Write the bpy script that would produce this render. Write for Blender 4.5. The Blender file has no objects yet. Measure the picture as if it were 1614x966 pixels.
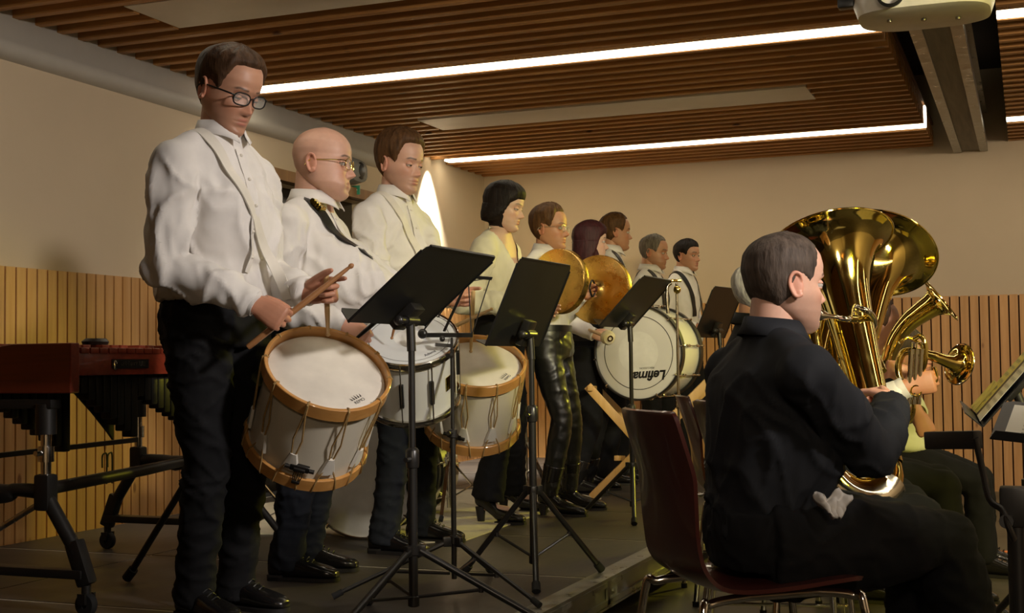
import bpy, bmesh, math, random
import numpy as np
from mathutils import Vector, Matrix, noise, Quaternion
from mathutils.bvhtree import BVHTree
random.seed(7)
scene = bpy.context.scene
COL = scene.collection
V = Vector
PI = math.pi
R = math.radians
# ------------------------------------------------------------------ camera
FPX = 2067.0
YAW, PITCH, ROLL = R(21.47), math.atan(90/FPX), 0.0118
CAM = V((0.0, 0.0, 1.0))
_f0 = V((-math.sin(YAW), math.cos(YAW), 0)); _Z = V((0, 0, 1)); _h = V((math.cos(YAW), math.sin(YAW), 0))
FWD = _f0*math.cos(PITCH) + _Z*math.sin(PITCH)
_u0 = -_f0*math.sin(PITCH) + _Z*math.cos(PITCH)
RGT = _h*math.cos(ROLL) - _u0*math.sin(ROLL)
UPV = _h*math.sin(ROLL) + _u0*math.cos(ROLL)
cd = bpy.data.cameras.new('camera'); cam = bpy.data.objects.new('camera', cd); COL.objects.link(cam)
cd.sensor_width = 36; cd.lens = 36*FPX/1614; cd.clip_start = .05; cd.clip_end = 100
cam.matrix_world = Matrix((( RGT.x, UPV.x, -FWD.x, CAM.x), (RGT.y, UPV.y, -FWD.y, CAM.y), (RGT.z, UPV.z, -FWD.z, CAM.z), (0, 0, 0, 1)))
scene.camera = cam
def W(px, py, D):
    """world point seen at a pixel of the 1614x966 frame, D metres deep"""
    return CAM + (FWD + RGT*((px-807)/FPX) - UPV*((py-483)/FPX))*D
def S(px, py, z):
    d = FWD + RGT*((px-807)/FPX) - UPV*((py-483)/FPX)
    return CAM + d*((z-CAM.z)/d.z)
def depth(p): return (V(p)-CAM).dot(FWD)
# ------------------------------------------------------------------ world, light, exposure
wd = bpy.data.worlds.new('world'); scene.world = wd; wd.use_nodes = True
wd.node_tree.nodes['Background'].inputs[0].default_value = (.9, .75, .55, 1)
wd.node_tree.nodes['Background'].inputs[1].default_value = 0.02
vs = scene.view_settings
vs.view_transform = 'Standard'; vs.look = 'None'; vs.exposure = 0.0; vs.gamma = 1.0; vs.use_curve_mapping = False
def light(name, kind, loc, target, energy, color, **kw):
    ld = bpy.data.lights.new(name, kind); ld.energy = energy; ld.color = color
    for k, v in kw.items(): setattr(ld, k, v)
    o = bpy.data.objects.new(name, ld); COL.objects.link(o); o.location = loc
    o.rotation_euler = (V(target)-V(loc)).to_track_quat('-Z', 'Y').to_euler()
    return o
WARM = (1.0, .83, .63); NEUT = (1.0, .88, .72); YEL = (1.0, .88, .06)
# theatre spots hung in the hall (out of frame), added wall fills, and the recessed downlights by the left wall
light('key_spot', 'SPOT', (1.9, 2.2, 2.55), (-2.4, 5.05, 1.3), 560, (1.0, .92, .86), spot_size=R(46), spot_blend=.3, shadow_soft_size=.22)
light('hall_spot', 'SPOT', (1.0, -1.5, 2.5), (-1.5, 9.5, 1.2), 250, WARM, spot_size=R(48), spot_blend=.6, shadow_soft_size=.35)
light('wall_spot', 'SPOT', (2.6, 4.0, 2.5), (-.6, 10.5, 1.2), 480, WARM, spot_size=R(85), spot_blend=.9, shadow_soft_size=.3)
light('yellow_spot', 'SPOT', (2.3, 2.4, 2.5), (-.6, 5.6, .9), 420, YEL, spot_size=R(50), spot_blend=.5, shadow_soft_size=.3)
light('yellow_spot_two', 'SPOT', (.5, 9.6, 2.5), (-2.2, 5.8, .75), 360, YEL, spot_size=R(36), spot_blend=.5, shadow_soft_size=.1)
light('reflection_fill', 'SPOT', (2.2, -.5, 2.5), (3.2, -4.4, 1.2), 480, WARM, spot_size=R(100), spot_blend=.8, shadow_soft_size=.3)  # unseen fill, added to brighten the front wall mirrored in the brass
light('reflection_fill_two', 'SPOT', (2.8, 2.5, 2.5), (5.2, 4.5, 1.2), 320, WARM, spot_size=R(110), spot_blend=.8, shadow_soft_size=.3)  # same kind of added fill, aimed at the right wall
for yy, e, xx in ((6.28, 110, -4.22), (9.39, 700, -4.31)):
    light('downlight', 'SPOT', (xx, yy, 2.66), (xx-.02, yy, 0), e, (1, .93, .80), spot_size=R(62), spot_blend=.8, shadow_soft_size=.02)
# ------------------------------------------------------------------ material helpers
MATS = {}
def nmat(name):
    m = bpy.data.materials.new(name); m.use_nodes = True; nt = m.node_tree
    MATS[name] = m
    return m, nt, nt.nodes['Principled BSDF']
def mixc(nt, fac, a, b, blend='MIX'):
    n = nt.nodes.new('ShaderNodeMix'); n.data_type = 'RGBA'; n.blend_type = blend
    for sock, v in ((n.inputs[0], fac), (n.inputs[6], a), (n.inputs[7], b)):
        if isinstance(v, bpy.types.NodeSocket): nt.links.new(v, sock)
        elif isinstance(v, (int, float)): sock.default_value = v
        else: sock.default_value = (*v, 1)
    return n.outputs[2]
def coords(nt, scale=(1, 1, 1), rot=(0, 0, 0), kind='Object'):
    t = nt.nodes.new('ShaderNodeTexCoord'); mp = nt.nodes.new('ShaderNodeMapping')
    mp.inputs['Scale'].default_value = scale; mp.inputs['Rotation'].default_value = rot
    nt.links.new(t.outputs[kind], mp.inputs[0]); return mp.outputs[0]
def noisef(nt, vec, scale, detail=3, rough=.5, lo=0., hi=1., dist=0.):
    n = nt.nodes.new('ShaderNodeTexNoise'); n.inputs['Scale'].default_value = scale; n.inputs['Detail'].default_value = detail
    n.inputs['Roughness'].default_value = rough; n.inputs['Distortion'].default_value = dist
    nt.links.new(vec, n.inputs[0])
    r = nt.nodes.new('ShaderNodeMapRange'); r.inputs[1].default_value = lo; r.inputs[2].default_value = hi
    nt.links.new(n.outputs[0], r.inputs[0]); return r.outputs[0]
def bump(nt, b, h, strength=.3, dist=.01):
    n = nt.nodes.new('ShaderNodeBump'); n.inputs['Strength'].default_value = strength; n.inputs['Distance'].default_value = dist
    nt.links.new(h, n.inputs['Height']); nt.links.new(n.outputs[0], b.inputs['Normal'])
def plain(name, col, rough=.5, metal=0., var=.12, scale=6., bmp=0., bscale=60., spec=.5, coat=0., sheen=0., stretch=(1, 1, 1)):
    """solid colour with a little procedural unevenness"""
    m, nt, b = nmat(name)
    v = coords(nt, stretch); f = noisef(nt, v, scale, 4, .6, .3, .7)
    dark = tuple(c*(1-var) for c in col); lite = tuple(min(1, c*(1+var)) for c in col)
    nt.links.new(mixc(nt, f, dark, lite), b.inputs['Base Color'])
    b.inputs['Roughness'].default_value = rough; b.inputs['Metallic'].default_value = metal
    b.inputs['Specular IOR Level'].default_value = spec
    if coat: b.inputs['Coat Weight'].default_value = coat
    if sheen: b.inputs['Sheen Weight'].default_value = sheen
    if bmp: bump(nt, b, noisef(nt, v, bscale, 3), bmp, .004)
    return m
def wood(name, c1, c2, axis='Z', rough=.45, scale=1., knots=True, knotc=(.12, .045, .015), vary=0.0, coat=0.):
    m, nt, b = nmat(name)
    st = {'X': (.06, 1, 1), 'Y': (1, .06, 1), 'Z': (1, 1, .06)}[axis]
    v = coords(nt, tuple(s*scale for s in st))
    g = noisef(nt, v, 28, 4, .6, .3, .7, .6); g2 = noisef(nt, v, 5, 2, .5, .35, .65)
    c = mixc(nt, g, c1, c2); c = mixc(nt, g2, c, mixc(nt, .25, c, (0, 0, 0)))
    if knots:
        kst = {'X': (.45, 1, 1), 'Y': (1, .45, 1), 'Z': (1, 1, .45)}[axis]
        kv = coords(nt, tuple(s*scale for s in kst))
        vo = nt.nodes.new('ShaderNodeTexVoronoi'); vo.inputs['Scale'].default_value = 5.5; nt.links.new(kv, vo.inputs[0])
        r = nt.nodes.new('ShaderNodeMapRange'); r.inputs[1].default_value = .09; r.inputs[2].default_value = .05
        nt.links.new(vo.outputs['Distance'], r.inputs[0])
        c = mixc(nt, r.outputs[0], c, knotc)
    nt.links.new(c, b.inputs['Base Color']); b.inputs['Roughness'].default_value = rough
    if coat: b.inputs['Coat Weight'].default_value = coat
    bump(nt, b, g, .15, .002)
    return m
def metal(name, col, rough=.12, var=.08, aniso=0.):
    m, nt, b = nmat(name); v = coords(nt)
    f = noisef(nt, v, 14, 4, .6, .35, .7)
    nt.links.new(mixc(nt, f, tuple(c*(1-var) for c in col), col), b.inputs['Base Color'])
    r = nt.nodes.new('ShaderNodeMapRange'); r.inputs[3].default_value = rough*.7; r.inputs[4].default_value = rough*1.6
    nt.links.new(f, r.inputs[0]); nt.links.new(r.outputs[0], b.inputs['Roughness'])
    b.inputs['Metallic'].default_value = 1
    return m
def emis(name, col, s):
    m, nt, b = nmat(name); b.inputs['Base Color'].default_value = (*col, 1)
    b.inputs['Emission Color'].default_value = (*col, 1); b.inputs['Emission Strength'].default_value = s; return m
def cloth(name, col, rough=.85, var=.05, weave=.12, wrk=.35, spec=.2, wscale=9., sheen=.0, sub=0.):
    m, nt, b = nmat(name); v = coords(nt)
    f = noisef(nt, v, 11, 3, .6, .3, .7)
    nt.links.new(mixc(nt, f, tuple(c*(1-var) for c in col), tuple(min(1, c*(1+var)) for c in col)), b.inputs['Base Color'])
    b.inputs['Roughness'].default_value = rough; b.inputs['Specular IOR Level'].default_value = spec
    if sheen: b.inputs['Sheen Weight'].default_value = sheen
    n = nt.nodes.new('ShaderNodeTexNoise'); n.noise_type = 'RIDGED_MULTIFRACTAL'; n.inputs['Scale'].default_value = wscale; n.inputs['Detail'].default_value = 2.5
    n.inputs['Distortion'].default_value = .9
    nt.links.new(coords(nt, (1, 1, .7)), n.inputs[0])
    bump(nt, b, n.outputs[0], min(1, wrk*1.5), .02)
    return m
def skinmat(name, col, hair=(.05, .03, .02), lip=(.42, .13, .1)):
    m, nt, b = nmat(name); v = coords(nt)
    f = noisef(nt, v, 22, 4, .65, .3, .7)
    base = mixc(nt, f, tuple(c*.88 for c in col), col)
    a = nt.nodes.new('ShaderNodeAttribute'); a.attribute_name = 'tint'
    s = nt.nodes.new('ShaderNodeSeparateColor'); nt.links.new(a.outputs['Color'], s.inputs[0])
    c = mixc(nt, s.outputs[2], base, (min(1, col[0]*1.02), col[1]*.6, col[2]*.5))
    c = mixc(nt, s.outputs[0], c, lip); c = mixc(nt, s.outputs[1], c, hair)
    nt.links.new(c, b.inputs['Base Color']); b.inputs['Roughness'].default_value = .48
    b.inputs['Subsurface Weight'].default_value = .12; b.inputs['Subsurface Radius'].default_value = (.012, .005, .003)
    bump(nt, b, noisef(nt, v, 160, 3), .08, .001)
    return m
# ------------------------------------------------------------------ mesh helpers
def frame_of(ax, hint=(0, 0, 1)):
    z = V(ax).normalized(); h = V(hint)
    if abs(z.dot(h.normalized())) > .97: h = V((1, 0, 0)) if abs(z.x) < .9 else V((0, 1, 0))
    x = h.cross(z).normalized(); return x, z.cross(x), z
def cr(pts, n=8, closed=False):
    """Catmull-Rom through points (tuples of any length)"""
    P = [np.array(p, float) for p in pts]; out = []; m = len(P)
    for i in range(m if closed else m-1):
        if closed: a, b, c, d = P[(i-1) % m], P[i], P[(i+1) % m], P[(i+2) % m]
        else: a, b, c, d = P[max(i-1, 0)], P[i], P[i+1], P[min(i+2, m-1)]
        for k in range(n):
            t = k/n
            out.append(.5*((2*b)+(c-a)*t+(2*a-5*b+4*c-d)*t*t+(3*b-3*c+d-a)*t**3))
    if not closed: out.append(P[-1])
    return out
class MB:
    def __init__(s, off=(0, 0, 0)): s.v = []; s.f = []; s.m = []; s.off = V(off)
    def add(s, vs, fs, mat=0):
        b = len(s.v); s.v += [tuple(p) for p in vs]; s.f += [tuple(i+b for i in f) for f in fs]; s.m += [mat]*len(fs); return s
    def box(s, c, sz, rot=None, mat=0, bev=0.0):
        hx, hy, hz = [d/2 for d in sz]; c = V(c)
        if bev > 0:
            bm = bmesh.new(); bmesh.ops.create_cube(bm, size=1)
            for w in bm.verts: w.co = V((w.co.x*sz[0], w.co.y*sz[1], w.co.z*sz[2]))
            bmesh.ops.bevel(bm, geom=bm.edges[:], offset=bev, segments=2, affect='EDGES', profile=.6)
            bm.verts.index_update(); P = [w.co.copy() for w in bm.verts]; F_ = [[w.index for w in f.verts] for f in bm.faces]; bm.free()
        else:
            P = [V((x*hx, y*hy, z*hz)) for x in (-1, 1) for y in (-1, 1) for z in (-1, 1)]
            F_ = [(0, 1, 3, 2), (4, 6, 7, 5), (0, 4, 5, 1), (2, 3, 7, 6), (0, 2, 6, 4), (1, 5, 7, 3)]
        if rot is not None: P = [rot @ p for p in P]
        return s.add([p+c for p in P], F_, mat)
    def bar(s, a, b, w, h=None, hint=(0, 0, 1), mat=0, bev=0.):
        a = V(a); b = V(b); x, y, z = frame_of(b-a, hint); rot = Matrix((x, y, z)).transposed()
        return s.box((a+b)/2, (w, h or w, (b-a).length), rot, mat, bev)
    def rings(s, rings, mat=0, caps=True, closed=False):
        n = len(rings[0]); vs_ = [p for r in rings for p in r]; fs = []
        m = len(rings)
        for i in range(m if closed else m-1):
            a = i*n; b = ((i+1) % m)*n
            for k in range(n): fs.append((a+k, a+(k+1) % n, b+(k+1) % n, b+k))
        if caps and not closed: fs += [tuple(range(n))[::-1], tuple(range((m-1)*n, m*n))]
        return s.add(vs_, fs, mat)
    def tube(s, pts, r, n=10, mat=0, closed=False, caps=True, flat=1.0, hint=(0, 0, 1)):
        P = [V(p[:3]) for p in pts]; m = len(P)
        rr = list(r) if hasattr(r, '__len__') else [r]*m
        if len(rr) != m: rr = list(np.interp(np.linspace(0, 1, m), np.linspace(0, 1, len(rr)), rr))
        T = []
        for i in range(m):
            if closed: t = P[(i+1) % m]-P[i-1]
            else: t = P[min(i+1, m-1)]-P[max(i-1, 0)]
            T.append(t.normalized() if t.length > 1e-9 else V((0, 0, 1)))
        x, y, _ = frame_of(T[0], hint); rings = []
        for i in range(m):
            if i: q = T[i-1].rotation_difference(T[i]); x = q @ x; x = (x-T[i]*x.dot(T[i])).normalized(); y = T[i].cross(x)
            rings.append([P[i]+x*(rr[i]*math.cos(2*PI*k/n))+y*(rr[i]*flat*math.sin(2*PI*k/n)) for k in range(n)])
        return s.rings(rings, mat, caps, closed)
    def lathe(s, prof, c=(0, 0, 0), ax=(0, 0, 1), n=32, mat=0, caps=False, closed=False):
        x, y, z = frame_of(ax); c = V(c)
        rings = [[c+z*h+x*(max(r, 1e-4)*math.cos(2*PI*k/n))+y*(max(r, 1e-4)*math.sin(2*PI*k/n)) for k in range(n)] for r, h in prof]
        return s.rings(rings, mat, caps, closed)
    def cyl(s, a, b, r, n=16, mat=0, r2=None):
        a = V(a); b = V(b); L = (b-a).length; r2 = r if r2 is None else r2
        return s.lathe([(r, 0), (r2, L)], a, b-a, n, mat, True)
    def torus(s, c, ax, Rr, r, n=40, k=8, mat=0, sx=1., sy=1.):
        x, y, z = frame_of(ax); c = V(c)
        return s.tube([c+x*(Rr*sx*math.cos(2*PI*i/n))+y*(Rr*sy*math.sin(2*PI*i/n)) for i in range(n)], r, k, mat, closed=True)
    def ell(s, c, rad, rot=None, nu=20, nv=12, mat=0):
        c = V(c); rings = []
        for j in range(1, nv):
            a = PI*j/nv
            rg = [V((rad[0]*math.sin(a)*math.cos(2*PI*i/nu), rad[1]*math.sin(a)*math.sin(2*PI*i/nu), -rad[2]*math.cos(a))) for i in range(nu)]
            rings.append([(rot @ p if rot is not None else p)+c for p in rg])
        return s.rings(rings, mat, True)
    def loft(s, secs, n=24, mat=0, p=2.0, caps=True):
        """secs: (centre, xaxis, yaxis, rx, ry)"""
        rings = []
        for c, x, y, rx, ry in secs:
            c = V(c); rg = []
            for k in range(n):
                a = 2*PI*k/n; ca, sa = math.cos(a), math.sin(a)
                rg.append(c+V(x)*(rx*math.copysign(abs(ca)**(2/p), ca))+V(y)*(ry*math.copysign(abs(sa)**(2/p), sa)))
            rings.append(rg)
        return s.rings(rings, mat, caps)
    def slab(s, outline, thick, M=None, mat=0):
        """flat outline (x,y) extruded by thick along z"""
        n = len(outline); a = [V((x, y, 0)) for x, y in outline]; b = [V((x, y, thick)) for x, y in outline]
        if M is not None: a = [M @ p for p in a]; b = [M @ p for p in b]
        return s.add(a+b, [tuple(range(n))[::-1], tuple(range(n, 2*n))]+[(k, (k+1) % n, n+(k+1) % n, n+k) for k in range(n)], mat)
    def xform(s, M):
        s.v = [tuple(M @ V(p)) for p in s.v]; return s
    def join(s, o, mat=None):
        s.add(o.v, o.f, 0); s.m[-len(o.f):] = (o.m if mat is None else [mat]*len(o.f)); return s
    def build(s, name, mats, parent=None, smooth=True, angle=40, normals=True):
        me = bpy.data.meshes.new(name)
        me.from_pydata([tuple(V(p)-s.off) for p in s.v] if s.off.length else s.v, [], s.f)
        if not isinstance(mats, (list, tuple)): mats = [mats]
        for m in mats: me.materials.append(m)
        if len(mats) > 1: me.polygons.foreach_set('material_index', s.m)
        if normals:
            bm = bmesh.new(); bm.from_mesh(me); bmesh.ops.recalc_face_normals(bm, faces=bm.faces[:]); bm.to_mesh(me); bm.free()
        if smooth:
            me.polygons.foreach_set('use_smooth', [True]*len(me.polygons))
            if angle < 180: me.set_sharp_from_angle(angle=R(angle))
        me.update()
        o = bpy.data.objects.new(name, me); COL.objects.link(o)
        if parent is not None: o.parent = parent
        return o
def thing(name, label, cat, loc=(0, 0, 0), mat=None, group=None):
    o = bpy.data.objects.new(name, None); COL.objects.link(o); o.empty_display_size = .1
    if mat is not None: o.matrix_world = mat
    else: o.location = loc
    o['label'] = label; o['category'] = cat
    if group: o['group'] = group
    return o
def tag(o, label, cat, group=None):
    o['label'] = label; o['category'] = cat
    if group: o['group'] = group
    return o
def struct(o): o['kind'] = 'structure'; return o
def basis(loc, x, y, z):
    return Matrix(((x[0], y[0], z[0], loc[0]), (x[1], y[1], z[1], loc[1]), (x[2], y[2], z[2], loc[2]), (0, 0, 0, 1)))
def remesh(mb, voxel, smooth=4, fac=.5):
    """union of overlapping closed shapes as one skin"""
    me = bpy.data.meshes.new('t'); me.from_pydata(mb.v, [], mb.f); o = bpy.data.objects.new('t', me); COL.objects.link(o)
    bm = bmesh.new(); bm.from_mesh(me); bmesh.ops.recalc_face_normals(bm, faces=bm.faces[:]); bm.to_mesh(me); bm.free()
    r = o.modifiers.new('r', 'REMESH'); r.mode = 'VOXEL'; r.voxel_size = voxel; r.adaptivity = 0
    if smooth: s_ = o.modifiers.new('s', 'SMOOTH'); s_.factor = fac; s_.iterations = smooth
    dg = bpy.context.evaluated_depsgraph_get(); ev = o.evaluated_get(dg); em = ev.to_mesh()
    vs_ = [v.co.copy() for v in em.vertices]; fs = [tuple(p.vertices) for p in em.polygons]; ns = [v.normal.copy() for v in em.vertices]
    ev.to_mesh_clear(); bpy.data.objects.remove(o); bpy.data.meshes.remove(me)
    return vs_, fs, ns
def text_mesh(txt, size, M, depth_=.001, mb=None, mat=0, shear=0., bold=0.):
    cu = bpy.data.curves.new('t', 'FONT'); cu.body = txt; cu.size = size; cu.align_x = 'CENTER'; cu.align_y = 'CENTER'; cu.extrude = depth_; cu.shear = shear; cu.offset = bold
    o = bpy.data.objects.new('t', cu); COL.objects.link(o)
    dg = bpy.context.evaluated_depsgraph_get(); ev = o.evaluated_get(dg); em = ev.to_mesh()
    mb = mb or MB(); mb.add([M @ v.co for v in em.vertices], [tuple(p.vertices) for p in em.polygons], mat)
    ev.to_mesh_clear(); bpy.data.objects.remove(o); bpy.data.curves.remove(cu)
    return mb
# ------------------------------------------------------------------ materials
m_wall = plain('wall_plaster', (.58, .47, .325), .9, var=.03, scale=2, bmp=.08, bscale=180, spec=.15)
m_duct = plain('grey_duct_cover', (.46, .43, .37), .6, var=.04)
m_white = plain('white_panel', (.75, .70, .62), .45, var=.03)
m_back = plain('brown_backing', (.16, .075, .028), .9)
m_dark = plain('dark_soffit', (.035, .025, .018), .9)
m_floor = plain('hall_floor', (.10, .085, .055), .45, var=.25, scale=3)
m_slat = wood('pine_slat_ceiling', (.44, .20, .055), (.60, .30, .09), 'X', .55, knotc=(.10, .04, .012))
m_wain = wood('pine_wall_slats', (.58, .29, .09), (.72, .40, .155), 'Z', .5, knotc=(.25, .10, .03))
m_groove = plain('dark_groove', (.05, .02, .008), .9)
m_led = emis('led_strip', (1.0, .89, .68), 9.0)
m_beam = wood('beam_timber', (.17, .15, .115), (.27, .24, .18), 'Y', .7, knots=False)
m_galv = metal('galvanised_steel', (.42, .41, .36), .38, .3)
m_black = plain('black_satin', (.011, .011, .011), .38, var=.2)
m_blackm = plain('black_powder_metal', (.016, .015, .014), .32, var=.2, spec=.6)
m_gun = plain('gunmetal_frame', (.020, .018, .016), .42, 0.3, var=.2)
m_chrome = metal('chrome', (.78, .76, .72), .12)
m_steel = metal('brushed_steel', (.55, .53, .49), .3)
m_brass = metal('lacquered_brass', (.90, .72, .22), .07, .06)
m_silver = metal('nickel_silver', (.82, .78, .66), .1)
m_bronze = metal('cymbal_bronze', (.82, .52, .16), .28, .22)
m_head = plain('drum_skin', (.78, .75, .68), .5, var=.06, scale=3, bmp=.05)
m_calf = plain('calf_skin', (.78, .73, .64), .5, var=.13, scale=5, bmp=.1, bscale=20)
m_shell = plain('cream_shell', (.68, .62, .50), .3, var=.03, coat=.4)
m_wshell = plain('white_shell', (.74, .74, .70), .25, var=.02, coat=.5)
m_hoop = wood('maple_hoop', (.58, .27, .07), (.70, .36, .11), 'X', .32, knots=False, coat=.4)
m_stick = wood('drumstick_wood', (.60, .38, .17), (.74, .50, .25), 'Z', .4, knots=False)
m_stickd = wood('brown_drumstick', (.32, .14, .05), (.45, .21, .08), 'Z', .4, knots=False)
m_rope = plain('tan_rope', (.40, .25, .09), .8, var=.2, scale=80)
m_ear = plain('white_leather', (.72, .68, .60), .6)
m_maroon = plain('maroon_ply', (.075, .018, .015), .28, var=.12, scale=4, coat=.3, stretch=(1, 1, .1))
m_rose = wood('red_stained_wood', (.20, .028, .012), (.32, .05, .02), 'X', .35, knots=False, coat=.4)
m_rubber = plain('rubber', (.012, .012, .012), .8)
m_paper = plain('sheet_paper', (.80, .78, .68), .8, var=.02)
m_yframe = wood('yellow_pine_stand', (.60, .34, .10), (.70, .44, .15), 'Z', .5)
m_deck = None
# ================================================================== THE ROOM
XL, YB, XR, YF = -4.4, 10.55, 5.2, -4.5      # left, back, right and front walls
ZS, ZC = .2, 2.635                           # stage deck, underside of the ceiling slats
ZW = 1.475                                   # top of the wall slats
DY0, DY1, DZ = 6.75, 8.36, 2.17              # doorway in the left wall
struct(MB().box(((XL+XR)/2, (YF+YB)/2, -.05), (XR-XL+.6, YB-YF+.6, .1)).build('floor', m_floor, smooth=False))
w = MB()
w.box((XL-.1, (YF+DY0)/2, 1.65), (.2, DY0-YF, 3.3)).box((XL-.1, (DY1+YB+.2)/2, 1.65), (.2, YB+.2-DY1, 3.3)).box((XL-.1, (DY0+DY1)/2, (DZ+3.3)/2), (.2, DY1-DY0, 3.3-DZ))
struct(w.build('wall_left', m_wall, smooth=False))
struct(MB().box(((XL+XR)/2, YB+.1, 1.65), (XR-XL, .2, 3.3)).build('wall_back', m_wall, smooth=False))
struct(MB().box((XR+.1, (YF+YB)/2, 1.65), (.2, YB-YF, 3.3)).build('wall_right', m_wall, smooth=False))
struct(MB().box(((XL+XR)/2, YF-.1, 1.65), (XR-XL, .2, 3.3)).build('wall_front', m_wall, smooth=False))
struct(MB().box(((XL+XR)/2, (YF+YB)/2, 3.25), (XR-XL, YB-YF, .1)).build('ceiling', m_dark, smooth=False))
# doorway: timber lining, dark double leaf
fr = MB()
fr.box((XL+.02, (DY0+DY1)/2, DZ+.035), (.08, DY1-DY0+.14, .07)).box((XL+.02, DY0-.035, (ZS+DZ)/2), (.08, .07, DZ-ZS)).box((XL+.02, DY1+.035, (ZS+DZ)/2), (.08, .07, DZ-ZS))
m_frame = wood('door_frame_wood', (.26, .13, .045), (.36, .19, .07), 'Z', .5, knots=False)
dr = MB().box((XL-.14, (DY0+DY1)/2, (ZS+DZ)/2), (.04, DY1-DY0, DZ-ZS), bev=.004)
d_o = struct(dr.build('door_1', plain('dark_door', (.018, .015, .013), .25)))
fo = fr.build('door_frame', m_frame, d_o, smooth=False)
hb = MB()
for yy in ((DY0+DY1)/2-.08, (DY0+DY1)/2+.08): hb.tube([(XL-.12, yy, 1.2), (XL-.07, yy, 1.2), (XL-.07, yy-.1*(1 if yy < 7.6 else -1), 1.2)], .01)
hb.build('door_handle', m_steel, d_o)
# wall slats
def wainscot(name, a, b, nrm, lo, gaps=()):
    a = V(a); b = V(b); d = (b-a); L = d.length; d.normalize(); n = V(nrm); k = int(L/.07); sl = MB(); x = 0
    rot = Matrix((d, n, V((0, 0, 1)))).transposed()
    for i in range(k):
        c = a+d*(i*.07+.035)
        sl.box(c+n*.026+V((0, 0, (lo+ZW)/2)), (.059, .022, ZW-lo), rot)
    mid = (a+b)/2
    sl.box(mid+n*.008+V((0, 0, (lo+ZW)/2-.003)), (L, .015, ZW-lo-.006), rot, 1)
    return struct(sl.build(name, [m_wain, m_groove], smooth=False))
wainscot('trim_1', (XL, YF, 0), (XL, DY0-.07, 0), (1, 0, 0), ZS)
wainscot('trim_2', (XL, DY1+.07, 0), (XL, YB, 0), (1, 0, 0), ZS)
wainscot('trim_3', (XL, YB, 0), (XR, YB, 0), (0, -1, 0), 0)
# slatted ceiling rafts with pale panels and light channels
LEDY = (.68, 3.67, 6.645, 9.61)
PAN = [(-3.79, -1.2, 7.92, 8.34), (-3.79, -1.2, 4.84, 5.27), (-3.79, -1.2, 1.9, 2.3)]
PANR = [(.7, 3.9, 7.92, 8.34), (.7, 3.9, 4.84, 5.27)]
def raft(name, x0, x1, pans):
    sl = MB(); y = YB-.03; h = .12
    while y > -1.5:
        if all(abs(y-L) > .095 for L in LEDY):
            segs = [(x0, x1)]
            for (a, b, c, d) in pans:
                if c-.03 < y < d+.03: segs = [(x0, a), (b, x1)]
            for s0, s1 in segs: sl.box(((s0+s1)/2, y, ZC+h/2), (s1-s0, .042, h))
        y -= .1507
    x = x0+.25
    while x < x1: sl.box((x, (YB-1.5)/2, ZC+h+.02), (.05, YB+1.5, .04), mat=1); x += .6
    sl.box(((x0+x1)/2, (YB-1.5)/2, ZC+h+.055), (x1-x0, YB+1.5, .02), mat=1)
    for xe in (x0 if x0 > -2 else x1,): sl.box((xe+(-.012 if xe == x1 else .012), (YB-1.5)/2, ZC+h-.02), (.02, YB+1.4, .06), mat=0)
    o = struct(sl.build(name, [m_slat, m_back], smooth=False)); return o
raft('trim_4', XL, -.64, PAN); raft('trim_5', -.10, XR, PANR)
for i, (a, b, c, d) in enumerate(PAN[:2]):
    o = MB().box(((a+b)/2, (c+d)/2, ZC+.03), (b-a-.01, d-c-.01, .05), bev=.004).build('ceiling_panel', m_white)
    tag(o, ('pale flat ceiling panel between the two long light strips', 'pale flat ceiling panel at the top left, nearest to the viewer')[i], 'ceiling panel')
for i, (x0, x1, up, y) in enumerate(((-4.33, -.64, 1, LEDY[3]), (-4.25, -.64, 1, LEDY[2]), (-.1, XR-.3, 0, LEDY[3]), (-.1, XR-.3, 0, LEDY[2]), (-.1, XR-.3, 0, LEDY[1]), (-4.25, -.64, 1, LEDY[1]))):  # last pair is out of view, added for ambient light and brass reflections
    m = MB().box(((x0+x1)/2, y, ZC+.004), (x1-x0, .10, .012))
    if up: m.box((x1+.004, y, ZC+.07), (.012, .10, .14))
    lab = ('long glowing light strip nearer the back wall, turning up at its right end', 'long glowing light strip in the slatted ceiling above the drummers, nearer the viewer', 'short piece of glowing strip at the right edge, lower one near the back wall', 'short piece of glowing strip in the top right corner', 'added unseen light strip above the viewer, right of the timber beam', 'added unseen light strip above the viewer, left of the timber beam')[i]
    t = thing('ceiling_light', lab, 'light', ((x0+x1)/2, y, ZC))
    m.off = V(t.location); m.build('diffuser', m_led, t, smooth=False)
    h = MB(t.location).box(((x0+x1)/2, y, ZC+.035), (x1-x0, .12, .045)); h.build('housing', m_steel, t, smooth=False)
# steel and timber beam between the rafts
b = MB()
bm_ = thing('ceiling_beam', 'weathered timber and steel beam running between the two slatted ceilings', 'beam', (-.37, 4.5, 2.57)); bm_['kind'] = 'structure'
MB(bm_.location).box((-.37, 4.5, 2.66), (.13, 12.05, .16)).build('timber_core', m_beam, bm_, smooth=False)
for sx in (-1, 1):
    c = MB(bm_.location).box((-.37+sx*.095, 4.5, 2.575), (.055, 12.05, .012)).box((-.37+sx*.07, 4.5, 2.72), (.012, 12.05, .30)).box((-.37+sx*.095, 4.5, 2.865), (.055, 12.05, .012))
    c.box((-.37+sx*.118, 4.5, 2.60), (.008, 12.05, .05))
    c.build('steel_channel', m_galv, bm_, smooth=False)
bo = MB(bm_.location)
for k in range(18):
    for sx in (-1, 1): bo.cyl((-.37+sx*.076, 1.2+k*.52, 2.70), (-.37+sx*.095, 1.2+k*.52, 2.70), .014, 6)
bo.build('bolt_row', m_galv, bm_, smooth=False)
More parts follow.
